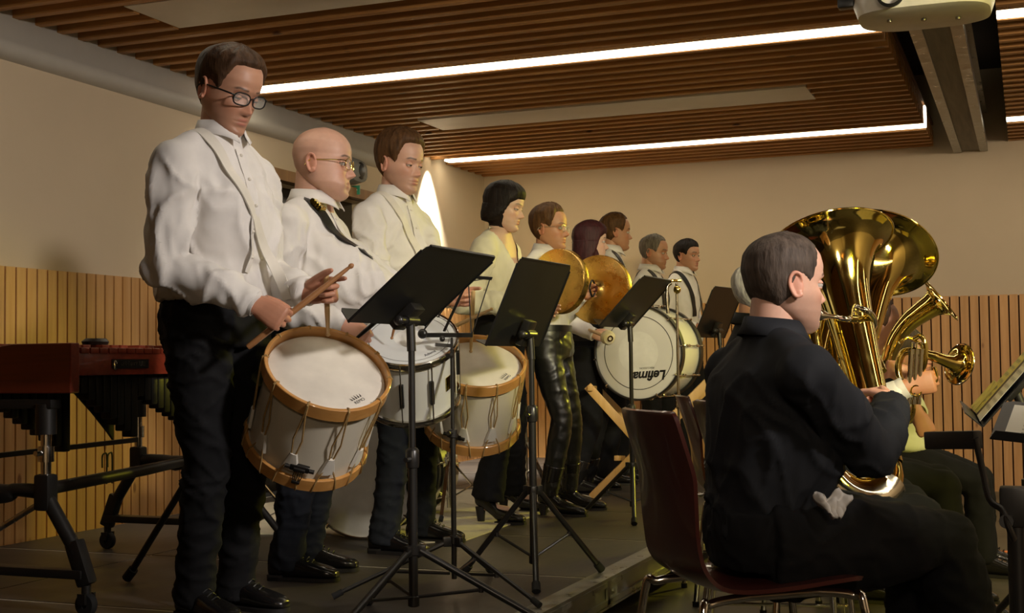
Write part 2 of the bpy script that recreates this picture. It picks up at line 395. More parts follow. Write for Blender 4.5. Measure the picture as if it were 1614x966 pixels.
# half round duct cover along the top of the left wall
pr = [(0, 2.44), (.035, 2.448), (.058, 2.468), (.065, 2.495), (.058, 2.522), (.044, 2.535), (.042, 2.62), (.042, 2.79), (0, 2.79)]
d = MB(); d.rings([[V((XL+x, y, z)) for x, z in pr] for y in (YF, 8.75)], 0, True)
struct(d.build('trim_6', m_duct, angle=50))
# downlights in the slatted ceiling
for yy, lab in ((6.28, 'small recessed downlight by the left wall behind the foremost drummer'), (9.39, 'small recessed downlight grazing the left wall near the far corner')):
    t = thing('downlight', lab, 'spotlight', (-4.2 if yy < 7 else -4.33, yy, 2.73))
    MB().lathe([(.045, -.06), (.048, .04), (.03, .05), (.02, .05)], (0, 0, 0)).build('housing', m_white, t)
    MB().lathe([(.001, .0), (.036, .0)], (0, 0, -.02)).build('lens', emis('downlight_lens', (1, .9, .72), 12), t)
# wall speaker and exit sign
p = W(566, 246, 9.05); p.x = XL+.001
t = thing('wall_speaker', 'grey wedge shaped loudspeaker high on the left wall above the doorway', 'speaker', (XL, 7.93, 2.34))
MB().loft([(V((0, 0, 0)), V((0, 1, 0)), V((0, 0, 1)), .17, .10), (V((.10, 0, .0)), V((0, 1, 0)), V((0, 0, 1)), .16, .095), (V((.17, 0, -.01)), V((0, 1, 0)), V((0, 0, 1)), .12, .075), (V((.19, 0, -.01)), V((0, 1, 0)), V((0, 0, 1)), .07, .04)], 28, p=2.6).build('housing', plain('speaker_grey', (.20, .20, .19), .55), t)
MB().lathe([(.001, .193), (.04, .192), (.06, .184)], (0, 0, -.01), (1, 0, 0)).build('grille', m_black, t)
t = thing('exit_sign', 'small green emergency exit sign jutting from the left wall above the doorway', 'sign', (XL, 8.10, 2.225)); t.scale = (.75, .75, .75)
MB().box((.05, 0, 0), (.12, .012, .085), bev=.002).build('sign_plate', plain('exit_green', (.05, .32, .20), .35), t)
ar = MB()
ar.box((.035, -.008, .0), (.03, .002, .05)); ar.add([(.06, -.0085, -.018), (.06, -.0085, .018), (.09, -.0085, 0)], [(0, 1, 2)]); ar.box((.05, -.008, 0), (.03, .002, .008))
ar.build('pictogram', m_paper, t, smooth=False)
# ------------------------------------------------------------------ stage
m, nt, bs = nmat('stage_deck'); v = coords(nt)
f1 = noisef(nt, v, 1.6, 5, .7, .35, .65, .4); f2 = noisef(nt, coords(nt, (1, .12, 1)), 40, 4, .7, .3, .7)
c = mixc(nt, f1, (.040, .032, .026), (.085, .068, .052)); c = mixc(nt, f2, mixc(nt, .3, c, (.02, .016, .012)), c)
nt.links.new(c, bs.inputs['Base Color']); bs.inputs['Roughness'].default_value = .48; bump(nt, bs, f2, .15, .002)
st = thing('stage_platform', 'low dark stage of square deck panels with a metal edge rail', 'stage', (-2.95, 3, 0)); st['kind'] = 'structure'
dk = MB(st.location); gr = MB(st.location)
ys = [YF+.02]; y = 3.64
while y > YF+.3: ys.append(y); y -= 1.04
y = 3.64+1.04
while y < YB-.2: ys.append(y); y += 1.04
ys = sorted(ys)+[YB-.04]
for x0, x1 in ((XL+.04, -3.52), (-3.52, -1.52)):
    for a, b in zip(ys[:-1], ys[1:]):
        dk.box(((x0+x1)/2, (a+b)/2, ZS-.02), (x1-x0-.010, b-a-.022, .04))
gr.box(((XL-1.52)/2, (YF+YB)/2, ZS-.023), (2.86, YB-YF-.06, .042))
dk.build('deck', m, st, smooth=False); gr.build('seam_strip', plain('seam_aluminium', (.50, .46, .38), .5), st, smooth=False)
rl = MB(st.location); ym = (YF+YB)/2; L = YB-YF-.06
rl.box((-1.515, ym, ZS-.005), (.085, L, .012)).box((-1.485, ym, ZS-.055), (.012, L, .10)).box((-1.475, ym, ZS-.02), (.012, L, .018)).box((-1.475, ym, ZS-.085), (.014, L, .018)).box((-1.49, ym, ZS-.108), (.03, L, .008))
for y in ys: rl.box((-1.472, y, ZS-.053), (.008, .03, .09)); rl.cyl((-1.474, y+.06, ZS-.053), (-1.464, y+.06, ZS-.053), .01, 8)
rl.build('edge_rail', m_galv, st, smooth=False)
lg = MB(st.location)
for y in ys:
    for x in (-1.62, -3.5): lg.box((x, y+.06, .08), (.05, .05, .16))
lg.build('support_post', m_gun, st, smooth=False)
# pale cloth on the deck under the drum kit
cl = [S(px, py, ZS+.002) for px, py in ((352, 842), (520, 842), (640, 858), (735, 852), (862, 806), (948, 786), (885, 774), (700, 772), (560, 776), (370, 800))]
o = MB(cl[0]).slab([(p.x, p.y) for p in cl], .006, Matrix.Translation((0, 0, ZS+.001))).build('floor_cloth', cloth('cream_cloth', (.62, .57, .44)), smooth=False)
o.location = cl[0]; tag(o, 'flat cream cloth spread on the stage under the drum kit', 'cloth')
# ================================================================== PEOPLE
def g(x, c, s): return np.exp(-((x-c)/s)**2)
def head_grid(nu=92, nv=86, nose=1.0, jaw=1.0, fat=0.0, width=1.0, female=False):
    """front of face is +x; chin at z=0, crown at z=.232. returns vertex array (nv,nu,3) and tint"""
    z = np.concatenate([np.linspace(-.002, .14, int(nv*.66)), np.linspace(.1425, .232, nv-int(nv*.66))])
    def I(xs, ys): return np.interp(z, xs, ys)
    def sm(a, k=5):
        for _ in range(k): b = a.copy(); b[1:-1] = (a[:-2]+2*a[1:-1]+a[2:])/4; a = b
        return a
    fr = sm(I([-.002, .006, .02, .035, .05, .07, .09, .115, .135, .16, .185, .205, .22, .229, .232], [.070, .083, .089, .086, .088, .089, .087, .084, .091, .092, .084, .068, .046, .02, .004]), 3)
    bk = sm(I([-.002, .02, .045, .07, .10, .14, .175, .2, .218, .228, .232], [.03, .0, -.045, -.068, -.086, -.098, -.095, -.08, -.055, -.028, -.004]), 4)
    wd_ = sm(I([-.002, .012, .03, .05, .08, .12, .155, .185, .208, .222, .229, .232], [.018, .034, .048, .058, .066, .072, .0755, .071, .056, .036, .018, .003]), 3)
    if female: wd_ = wd_*np.interp(z, [0, .05, .12], [.86, .93, .98])
    wd_ = wd_*width*(1+fat*np.interp(z, [0, .05, .1, .14], [.28, .22, .08, 0]))
    fr = fr-(1-jaw)*.02*g(z, .01, .03)
    t = np.linspace(0, 2*PI, nu, endpoint=False); ph = t-.55*np.sin(t)   # denser columns at the face
    Z, PH = np.meshgrid(z, ph, indexing='ij')
    FRr = fr[:, None]; BK = bk[:, None]; WD = wd_[:, None]
    cx = (FRr*.42+BK*.58); ca, sa = np.cos(PH), np.sin(PH)
    e = 2/2.25
    X = np.where(ca > 0, cx+(FRr-cx)*np.abs(ca)**e, cx-(cx-BK)*np.abs(ca)**.95)
    Y = WD*np.sign(sa)*np.abs(sa)**.92
    face = np.clip(ca*1.6, 0, 1)
    aY = np.abs(Y)
    dx = np.zeros_like(X)
    hn = np.interp(Z, [.068, .073, .080, .092, .112, .122], [0, .014, .0245, .018, .005, 0.0])*nose
    sw = np.interp(Z, [.07, .08, .1, .12], [.0125, .0115, .0075, .007])
    dx += hn*np.exp(-(Y/sw)**2)
    dx += .006*nose*g(aY, .0125, .006)*g(Z, .0765, .007)                # nostril wings
    dx -= .0105*g(aY, .031, .0145)*g(Z, .114, .0125)                    # sockets
    dx += .0045*g(aY, .028, .02)*g(Z, .134, .007)                       # brow
    dx += .0045*g(aY, .046, .016)*g(Z, .090, .014)                      # cheekbone
    dx += .0030*g(Y, 0, .020)*g(Z, .0550, .0050)+.0034*g(Y, 0, .017)*g(Z, .0430, .0055)-.0034*g(Y, 0, .021)*g(Z, .0493, .0020)
    dx -= .003*g(Y, 0, .02)*g(Z, .033, .006)+.001*g(Y, 0, .003)*g(Z, .064, .006)
    dx += .0045*g(Y, 0, .02)*g(Z, .016, .010)
    dx -= .0015*g(aY, .025, .006)*g(Z, .062, .014)
    dx += fat*.012*g(aY, .045, .02)*g(Z, .045, .02)
    X = X+dx*face
    lip = np.clip(1.5*(g(Z, .0555, .0048)+g(Z, .0435, .0052))*np.exp(-(Y/.019)**4)*face-.35, 0, 1)*(1.0 if female else .75)
    bz = .1365+.004*np.clip((aY-.02)/.03, 0, 1)-.010*np.clip((aY-.038)/.02, 0, 1)
    brow = np.clip(1.7*g(Z, bz, .0036)*np.clip((aY-.010)/.006, 0, 1)*np.clip((.052-aY)/.008, 0, 1)*face-.3, 0, 1)*(.7 if female else .85)
    red = .30*g(aY, .04, .02)*g(Z, .082, .02)*face+.35*g(Y, 0, .014)*g(Z, .08, .012)*face+.2*g(aY, .031, .014)*g(Z, .112, .01)*face
    return np.stack([X, Y, Z], -1), np.stack([lip, brow, np.clip(red, 0, 1)], -1), PH
def grid_faces(nv, nu, base=0):
    fs = []
    for j in range(nv-1):
        for i in range(nu):
            a = base+j*nu+i; b = base+j*nu+(i+1) % nu
            fs.append((a, b, b+nu, a+nu))
    fs.append(tuple(base+i for i in range(nu))[::-1]); fs.append(tuple(base+(nv-1)*nu+i for i in range(nu)))
    return fs
def ear_mb():
    mb = MB()
    mb.ell((0, 0, 0), (.017, .0065, .029), None, 14, 10)
    mb.tube(cr([(.012, .003, -.022), (-.004, .006, -.026), (-.014, .008, -.008), (-.015, .009, .012), (-.004, .008, .028), (.010, .006, .024), (.014, .003, .008)], 4), [.0045, .005, .0045, .0045, .005, .0045, .003], 7)
    mb.ell((.004, .004, -.022), (.008, .005, .009), None, 10, 6)
    return remesh(mb, .0022, 2)
_ear = None
def hand_mb(curl, detail=.0026, side=1, spread=.0):
    """wrist at origin, fingers along +x, thumb on +y, back of hand +z"""
    mb = MB()
    x, y, z = V((1, 0, 0)), V((0, 1, 0)), V((0, 0, 1))
    mb.loft([(V((-.04, 0, 0)), y, z, .026, .021), (V((0, 0, 0)), y, z, .028, .020), (V((.03, .002, -.001)), y, z, .036, .018), (V((.065, .001, 0)), y, z, .042, .0165), (V((.092, 0, .001)), y, z, .041, .0135), (V((.1, 0, 0)), y, z, .034, .008)], 18, p=2.4)
    mb.ell((.03, .022, -.010), (.03, .017, .014)); mb.ell((.035, -.022, -.009), (.032, .015, .012))
    if isinstance(curl, str):
        curl = {'grip': [(62, 78, 45)]*4, 'fist': [(75, 95, 60)]*4, 'relax': [(22, 30, 18), (28, 36, 22), (34, 40, 24), (38, 44, 26)], 'pinch': [(40, 62, 30), (52, 70, 40), (58, 74, 44), (60, 74, 44)],
                'trad': [(8, 28, 12), (48, 70, 40), (66, 82, 45), (70, 85, 45)], 'valve': [(38, 42, 22), (40, 45, 24), (42, 46, 25), (48, 52, 30)]}[curl], curl
        th = {'grip': (V((.72, .28, -.62)), 18), 'fist': (V((.7, .1, -.7)), 25), 'relax': (V((.72, .62, -.22)), 10), 'pinch': (V((.78, .30, -.55)), 14), 'trad': (V((.85, .42, -.30)), 6), 'valve': (V((.75, .5, -.4)), 14)}[curl[1]]
        curl = curl[0]
    else: th = (V((.72, .4, -.5)), 14)
    by = (.0305, .0105, -.0105, -.0295); L = (.070, .079, .073, .057); r0 = (.0092, .0095, .009, .008)
    for k in range(4):
        p = V((.088-.004*abs(k-1), by[k], .0)); d = V((1, (by[k])*spread*8, 0)).normalized(); pts = [p-d*.012]; rr = [r0[k]*1.02]
        pts.append(p); rr.append(r0[k]*1.06)
        ang = 0
        for s_, f in enumerate((.45, .31, .24)):
            ang += R(curl[k][s_]); dd = V((math.cos(ang), d.y*math.cos(ang), -math.sin(ang)))
            q = p+dd*(L[k]*f)
            pts.append((p+q)/2); rr.append(r0[k]*(.95-.07*s_)); pts.append(q); rr.append(r0[k]*(.98-.10*s_)*(.8 if s_ == 2 else 1)); p = q
        mb.tube(pts, rr, 10); mb.ell(p, (r0[k]*.72,)*3, None, 10, 8)
    p = V((.018, .026, -.008)); d = th[0].normalized(); pts = [p]; rr = [.015]; ax = V((.5, -.6, -.6)).normalized()
    for s_, l in enumerate((.042, .032, .026)):
        q = p+d*l; pts += [(p+q)/2, q]; rr += [(.0135, .0112, .0102)[s_], (.0120, .0108, .0075)[s_]]; p = q
        d = (Matrix.Rotation(R(-th[1]), 3, 'Z') @ d)
    mb.tube(pts, rr, 10); mb.ell(p, (.0075,)*3, None, 10, 8)
    v_, f_, n_ = remesh(mb, detail, 3)
    if side < 0: v_ = [V((a.x, -a.y, a.z)) for a in v_]; f_ = [f[::-1] for f in f_]
    return v_, f_
_hands = {}
def hand(curl, side, detail):
    k = (curl, side, detail)
    if k not in _hands: _hands[k] = hand_mb(curl, detail, side)
    return _hands[k]
def hand_frame(w, d, t, side):
    """w wrist point, d finger direction, t thumb direction"""
    x = V(d).normalized(); t = V(t); y = (t-x*t.dot(x)).normalized()
    if side < 0: yy = -y; z = x.cross(yy); return Matrix.Translation(w) @ Matrix((x, yy, z)).transposed().to_4x4()
    z = x.cross(y); return Matrix.Translation(w) @ Matrix((x, y, z)).transposed().to_4x4()
def grip_pt(M): return M @ V((.088, 0, -.032))
def ik(a, b, l1, l2, pole):
    d = b-a; D = min(d.length, (l1+l2)*.995); dn = d.normalized(); b = a+dn*D
    x = (l1*l1-l2*l2+D*D)/(2*D); h = math.sqrt(max(l1*l1-x*x, 0)); pl = V(pole)-dn*V(pole).dot(dn); pl.normalize()
    return a+dn*x+pl*h, b
def largest(v_, f_, n_):
    par = list(range(len(v_)))
    def fd(a):
        while par[a] != a: par[a] = par[par[a]]; a = par[a]
        return a
    for f in f_:
        r = fd(f[0])
        for i in f[1:]: par[fd(i)] = r
    cnt = {}
    for i in range(len(v_)): k = fd(i); cnt[k] = cnt.get(k, 0)+1
    big = max(cnt, key=cnt.get); ok = [fd(i) == big for i in range(len(v_))]; mp = {}; 
    for i, o in enumerate(ok):
        if o: mp[i] = len(mp)
    return [v_[i] for i in mp], [tuple(mp[i] for i in f) for f in f_ if ok[f[0]]], [n_[i] for i in mp]
def wrinkle(v_, n_, amp, sc, seed=0., st=(1, 1, .6), keep=None):
    out = []
    for p, n in zip(v_, n_):
        q = V((p.x*st[0]*sc+seed, p.y*st[1]*sc, p.z*st[2]*sc))
        w = noise.noise_vector(q*.6)*.8
        a = 1-2.2*abs(noise.noise(q+w)); b = 1-2.2*abs(noise.noise(q*2.3+w*1.5+V((9, 3, 1))))
        k = 1 if keep is None else keep(p)
        c = 1-3.0*abs(noise.noise(V((q.x*.55+4, q.y*.55, q.z*.9+p.x*sc*.5))+w*.6))
        out.append(p+n*(amp*k*(1.15*max(a, 0)**2.3+.26*b+.85*max(c, 0)**2.6-.25)))
    return out
SKINS = {'a': skinmat('skin_pale', (.52, .27, .17)), 'b': skinmat('skin_warm', (.48, .24, .135)), 'p': skinmat('skin_pink', (.62, .36, .26)), 'f': skinmat('skin_light', (.66, .43, .32), lip=(.45, .12, .12))}
m_eye = plain('eyeball', (.42, .38, .34), .15, var=.02); m_iris = plain('iris', (.06, .04, .025), .1)
def hairmat(name, col, spec=.4):
    m, nt, b = nmat(name); v = coords(nt, (1, 1, .18)); f = noisef(nt, v, 70, 3, .6, .3, .7)
    nt.links.new(mixc(nt, f, tuple(c*.55 for c in col), tuple(min(1, c*1.35) for c in col)), b.inputs['Base Color'])
    b.inputs['Roughness'].default_value = .6; b.inputs['Specular IOR Level'].default_value = spec*.5; bump(nt, b, f, .55, .003); return m
HAIRS = {'brown': hairmat('brown_hair', (.060, .030, .014)), 'chestnut': hairmat('chestnut_hair', (.085, .040, .015)), 'black': hairmat('black_hair', (.012, .008, .007)), 'red': hairmat('dark_red_hair', (.045, .010, .012), .6),
         'grey': hairmat('greying_hair', (.13, .11, .09)), 'silver': hairmat('silver_hair', (.45, .43, .40)), 'mouse': hairmat('cropped_brown_hair', (.072, .053, .041), .3), 'stub': hairmat('shaved_stubble', (.36, .24, .18))}
C_WHITE = cloth('white_shirt_cotton', (.74, .71, .68), wrk=.5, wscale=7); C_CREAM = cloth('cream_blouse', (.70, .66, .52), wrk=.45, wscale=6, sheen=.2)
C_BLACKS = cloth('black_shirt_cotton', (.013, .014, .017), wrk=.5, wscale=7, rough=.75); C_TROU = cloth('black_trousers', (.008, .008, .009), wrk=.4, wscale=6)
C_NAVY = cloth('dark_navy_denim', (.013, .015, .021), wrk=.6, wscale=8); C_LEATH = cloth('black_leather_trousers', (.012, .012, .010), rough=.36, wrk=.4, spec=.6, wscale=10)
C_VEST = cloth('black_waistcoat', (.012, .012, .014), wrk=.3); m_shoe = plain('black_shoe_leather', (.010, .009, .009), .22, var=.3, coat=.3); m_sole = plain('shoe_sole', (.012, .010, .009), .7)
def person(label, base, H, yaw, headc, hyaw=0, hpitch=0, hroll=0, hs=1.0, hair='short', hcol='brown', skin='a', girth=1., belly=0., shoulder=.19, shirt=C_WHITE, trousers=C_TROU, sleeve=1.0,
           armR=None, armL=None, feet=None, seat=None, fem=False, glasses=None, vneck=0, fat=0, vox=.011, heel=0, boots=False, twist=0, wr=.007, hdet=.0030, legw=1.0, tuck=True, nose=1.0, hemz=None, group=None, collar=True, lids=.94, stubble=0.0, flare=0., neck=0., highw=False, vest=None, forehead=.193, belt=True):
    base = V(base); hs *= 1.05; cy, sy = math.cos(R(yaw)), math.sin(R(yaw)); F = V((cy, sy, 0)); L = V((-sy, cy, 0)); U = V((0, 0, 1))
    tw = Matrix.Rotation(R(twist), 3, 'Z'); F2 = tw @ F; L2 = tw @ L
    k = H/1.80
    hM = Matrix.Rotation(R(yaw+hyaw), 3, 'Z') @ Matrix.Rotation(R(hpitch), 3, 'Y') @ Matrix.Rotation(R(hroll), 3, 'X')
    headc = V(headc); ho = headc-hM @ V((0, 0, .115*hs)); skull = ho+hM @ V((-.028, 0, .075*hs))
    if seat is None:
        hx = headc-F*.045; q = base.lerp(V((hx.x, hx.y, base.z)), .6); pel = V((q.x, q.y, base.z+.515*H+heel))
    else: pel = V(seat)
    nb = headc-U*(.128*hs+neck)-F2*(.035)                                      # neck base
    nb = nb+(V((pel.x, pel.y, nb.z))-nb)*.12
    d = nb-pel
    # torso section centres, from the seat to the neck
    def sp(t): return pel+d*t+F*(.03*math.sin(t*PI)*-.3)
    shc = sp(.90)
    Ll = (L+L2).normalized()
    gm = girth
    tors = [(sp(-.16), L, F, .155*gm, .105*gm), (sp(-.02), L, F, .165*gm, .118*gm), (sp(.17)+F*belly*.35, L, F, .150*gm, (.110+belly*.35)*gm), (sp(.36)+F*belly*.75, Ll, F, (.148+belly*.25)*gm, (.108+belly*.75)*gm),
            (sp(.58)+F*(.008+belly*.4), Ll, F2, .160*gm, (.118+belly*.35+(.012 if fem else 0))*gm), (sp(.76), L2, F2, shoulder-.032, .108*gm), (sp(.87), L2, F2, shoulder-.042, .088*gm**.5), (sp(.945), L2, F2, shoulder*.60, .070), (sp(1.0), L2, F2, .085, .062), (sp(1.04), L2, F2, .06, .055)]
    mid = lambda a, b, t: a+(b-a)*t
    sh = {s: sp(.825)+L2*(s*(shoulder-.014))-F2*.004 for s in (1, -1)}
    ua, fa = .172*H, .150*H
    arms = {}
    for s, a in ((1, armL), (-1, armR)):
        if a is None: w = sh[s]-U*(.30*H)+L2*(s*.05)+F2*.06; a = dict(w=w, d=V((0, 0, -1))+F2*.2, t=F2, curl='relax')
        else: a = dict(a)
        a.setdefault('curl', 'grip'); a.setdefault('pole', -F2*.5-U+L2*(s*.35))
        if 'e' not in a: a['e'], a['w'] = ik(sh[s], V(a['w']), ua, fa, a['pole'])
        arms[s] = a
    if feet is None: feet = {1: base+L*.10*k, -1: base-L*.10*k}
    hips = {s: pel+L*(s*.088*gm**.6)-U*.02 for s in (1, -1)}
    legs = {}
    for s in (1, -1):
        f = feet[s]; fp = V(f['p'] if isinstance(f, dict) else f); fy = f.get('yaw', yaw+s*8) if isinstance(f, dict) else yaw+s*8
        ank = fp+U*(.085+heel)
        kp = F if seat is None else (F*.3+U)
        if isinstance(f, dict) and 'pole' in f: kp = f['pole']
        kn, an = ik(hips[s], ank, (.237 if seat is None else .252)*H, (.226 if seat is None else .238)*H, kp); legs[s] = (kn, ank, fp, fy)
    # ---------------- clothes and body shapes
    def torso(mb, inf, lo=-.16, hi=1.1, p=2.3):
        secs = []
        n = len(tors); ts = [-.16, -.02, .17, .36, .58, .76, .87, .945, 1.0, 1.04]
        for (c, x, y, rx, ry), t in zip(tors, ts):
            if lo <= t <= hi: secs.append(np.concatenate([c, x, y, [rx+inf, ry+inf]]))
        ss = cr(secs, 4)
        mb.loft([(V(q[0:3]), V(q[3:6]), V(q[6:9]), q[9], q[10]) for q in ss], 32, p=p)
    def arm(mb, s, inf, cuff=0, short=0.):
        a = arms[s]; S0, E, Wp = sh[s], a['e'], a['w']; rs = sleeve if inf > 0.004 else 1
        inn = S0-L2*(s*.05)+U*-.005
        q = [inn, S0, mid(S0, E, .35), mid(S0, E, .75), E, mid(E, Wp, .3), mid(E, Wp, .7), mid(E, Wp, 1-short)]
        rr = [.056, .0535*gm**.4, .050*gm**.4, .045*gm**.3, .042, .040, .033, .026]
        if inf > .004: rr = [r*1.0+inf*rs*(1 if i else .4) for i, r in enumerate(rr)]; rr[-1] = .037; rr[-2] = max(rr[-2], .040*rs**.5)
        mb.tube(q, rr, 18, hint=F2)
        mb.tube([sp(.985)+L2*(s*.035)-F2*.008, sp(.93)+L2*(s*(shoulder*.55))-F2*.006, S0-L2*(s*.01)], [.040+inf*.4, .046+inf*.4, rr[1]*.95], 16, hint=F2)
        mb.ell(S0, (rr[1],)*3); mb.ell(E, (rr[4]*1.02,)*3)
        if cuff: dd = (Wp-E).normalized(); mb.tube([mid(E, Wp, .80), mid(E, Wp, .99)], [.0385, .0385], 18)
    def leg(mb, s, inf, hem):
        kn, an, fp, fy = legs[s]; h0 = hips[s]; bs_ = .78 if inf <= .004 else 1.
        up = [h0+(U*.06 if seat is None else -F*.02), h0, mid(h0, kn, .4), mid(h0, kn, .8), kn, mid(kn, an, .3), mid(kn, an, .65), mid(kn, an, 1.0 if not hem else 1.09)]
        rr = [.10*gm**.7, .100*gm**.8, .088*gm**.7, .068*gm**.5, .060*gm**.3, .058*gm**.4, .048, .040]
        rr = [r*bs_*min(1, legw) for r in rr] if inf <= .004 else rr
        if inf > .004: rr = [r*legw+inf for r in rr]; rr[-1] = .064*legw+flare; rr[-2] = .060*legw+flare*.5
        if boots and inf > .004: rr[-1] = .046; rr[-2] = .052; rr[-3] = .060
        mb.tube(up, rr, 20, hint=F)
        mb.ell(kn, (rr[4],)*3)
    loc = base if seat is None else V((base.x, base.y, base.z))
    # body
    bd = MB(); torso(bd, -.012 if not vneck else .001)
    for s in (1, -1): arm(bd, s, 0); leg(bd, s, 0, 0)
    for s in (1, -1):
        kn, an, fp, fy = legs[s]; fd = V((math.cos(R(fy)), math.sin(R(fy)), 0)); bd.ell(fp+U*(.045+heel*.4-(.012 if boots else 0))+fd*.05, (.09, .026, .022 if not boots else .014), Matrix.Rotation(R(fy), 3, 'Z')); bd.tube([fp+U*(.05+heel*.7)+fd*.02, an], [.026, .028], 10)
    nr = .056*(1+fat*.25)*(.82 if fem else 1)
    bd.tube([sp(.93), nb+U*.01, mid(nb, skull, .5), skull+hM @ V((0, 0, .03))], [nr*1.25, nr*1.04, nr, nr*.95], 20, hint=F2)
    if fat: bd.ell(skull+hM @ V((.055, 0, -.045)), (.05, .045, .035), hM)
    bv, bf, bn = remesh(bd, vox, 4)
    mb = MB(loc); mb.add(bv, bf, 0); tint = [(0, 0, 0)]*len(bv)
    if vneck: tint = [(0, 0, 0)]*len(bv)
    # head
    hg, ht, PH = head_grid(nose=nose, fat=fat, female=fem)
    nv_, nu_ = hg.shape[:2]; flat = hg.reshape(-1, 3)*hs
    if stubble:
        stb = stubble*np.clip((.10-hg[..., 2])/.03, 0, 1)*np.clip((hg[..., 2]+.0)/.01, 0, 1)*np.clip(1-np.exp(-((hg[..., 1])/.02)**2)*g(hg[..., 2], .08, .02)*1.5, 0, 1)
        ht[..., 1] = np.maximum(ht[..., 1], stb*np.clip(1-ht[..., 0], 0, 1))
    if hair == 'bald':
        fo_ = np.abs(np.arctan2(hg[..., 1], hg[..., 0])); ht[..., 1] = np.maximum(ht[..., 1], .22*np.clip((fo_-1.5)/.2, 0, 1)*np.clip((hg[..., 2]-.05)/.02, 0, 1)*np.clip((.172-hg[..., 2])/.02, 0, 1))
    mb.add([ho+hM @ V(p) for p in flat], grid_faces(nv_, nu_), 0); tint += [tuple(x) for x in ht.reshape(-1, 3)]
    global _ear
    if _ear is None: _ear = ear_mb()
    for s in (1, -1):
        wdt = .0740*hs*(.97 if fem else 1)*(1+fat*.04)
        M_ = Matrix.Translation(ho) @ hM.to_4x4() @ Matrix.Translation((-.012*hs, s*wdt, .105*hs)) @ Matrix.Rotation(s*R(24), 4, 'Z') @ Matrix.Rotation(R(-8), 4, 'Y') @ Matrix.Diagonal((hs, s*hs, hs, 1))
        mb.add([M_ @ p for p in _ear[0]], _ear[1], 0); tint += [(0, 0, .45)]*len(_ear[0])
        # eye and lid
        ec = V((.0712, s*.031, .1140))*hs; n0 = len(mb.v)
        mb.ell(ho+hM @ ec, (.0118*hs,)*3, None, 14, 10, 1); look = hM @ V((1, 0, -.25 if lids < 1 else -.75)).normalized()
        x, y, z = frame_of(look); c_ = ho+hM @ ec
        mb.lathe([(.0001, .0124*hs), (.0038*hs, .01205*hs), (.0066*hs, .0106*hs)], c_, look, 12, 2)
        for up_, a0, a1 in ((1, 0, lids), (-1, 0, .62)):
            rg = []
            for j in range(5):
                el = (PI/2)*(1-a1*j/4*1.0) if up_ > 0 else -(PI/2)*(1-a1*j/4)
                rg.append([c_+hM @ V((.0129*hs*math.cos(el)*math.cos(th), .0129*hs*math.cos(el)*math.sin(th), .0129*hs*math.sin(el))) for th in np.linspace(-PI, PI, 16, endpoint=False)])
            mb.rings(rg, 0, True)
        el = (PI/2)*(1-lids); mb.tube([c_+hM @ V((.0133*hs*math.cos(el)*math.cos(th), .0133*hs*math.cos(el)*math.sin(th), .0133*hs*math.sin(el))) for th in np.linspace(-1.15, 1.15, 9)], .0008*hs, 5, 2)
        tint += [(0, 0, .12)]*(len(mb.v)-n0)
    hm = {}
    for s in (1, -1):
        a = arms[s]; M_ = hand_frame(a['w'], a['d'], a['t'], -s); hm[s] = M_     # right hand: thumb along +y
        hv, hf = hand(a['curl'], -s, hdet); sc = (.90 if fem else 1.0)
        mb.add([M_ @ (p*sc) for p in hv], hf, 0); tint += [(0, 0, .25)]*len(hv)
    body = mb.build('person', [SKINS[skin], m_eye, m_iris], None, angle=180)
    at = body.data.attributes.new('tint', 'FLOAT_COLOR', 'POINT')
    at.data.foreach_set('color', [c for t3 in tint for c in (*t3, 1.0)])
    body.location = loc; tag(body, label, 'person', group)
    # shirt
    sd = MB(); lo = .17 if tuck else -.16
    torso(sd, .006 if not hemz else .008, -.02 if not tuck else .15, 1.1, 2.35)
    if tuck and not highw and not vest:
        qs = [np.array(list(c)+list(x)+list(y)+[rx, ry]) for c, x, y, rx, ry in tors[1:4]]; bl_ = []
        for tt, ii in ((.10, .030), (.125, .040), (.165, .042), (.23, .026), (.31, .008)):
            q = qs[0]+(qs[1]-qs[0])*((tt+.02)/.19) if tt < .17 else qs[1]+(qs[2]-qs[1])*((tt-.17)/.19); bl_.append((V(q[0:3]), V(q[3:6]), V(q[6:9]), q[9]+ii, q[10]+ii))
        sd.loft(bl_, 32, p=2.3)
    for s in (1, -1): arm(sd, s, .010, True, .02)
    v_, f_, n_ = largest(*remesh(sd, vox, 8))
    nbz = nb.z; cuffs = []
    for s in (1, -1):
        a = arms[s]; E, Wp = a['e'], a['w']; ax = (Wp-E); x_, y_, z_ = frame_of(ax); cb = MB(loc)
        cb.lathe([(.033, -.052), (.0385, -.048), (.0395, -.02), (.0400, .006), (.0375, .006), (.0372, -.02), (.034, -.045)], Wp-z_*.004, ax, 28, closed=True); cb.cyl(Wp-z_*.02+x_*.0385, Wp-z_*.02+x_*.0415, .0045, 8)
        cuffs.append(cb)
    v_ = wrinkle(v_, n_, wr, 10, loc.x*3+loc.y, (1, 1, .65), lambda p: min(1., max(.0, (nbz-.05-p.z)/.1)))
    if vneck:
        ff = []
        for f in f_:
            c = sum((v_[i] for i in f), V())/len(f)-nb; fw = c.dot(F2); lt = abs(c.dot(L2)); zz = c.z+vneck
            if fw > .0 and zz > 0 and lt < .025+zz*.55: continue
            ff.append(f)
        f_ = ff
        for f in f_:
            for i in f:
                c = v_[i]-nb; fw = c.dot(F2); lt = c.dot(L2); zz = c.z+vneck
                if fw > 0 and zz > -.02 and abs(lt) < .030+max(zz, 0)*.55: v_[i] = v_[i]+L2*(math.copysign(.030+max(zz, 0)*.55, lt)-lt)
    so = MB(loc).add(v_, f_).build('blouse' if fem and vneck else 'shirt', shirt, body, angle=180, normals=True)
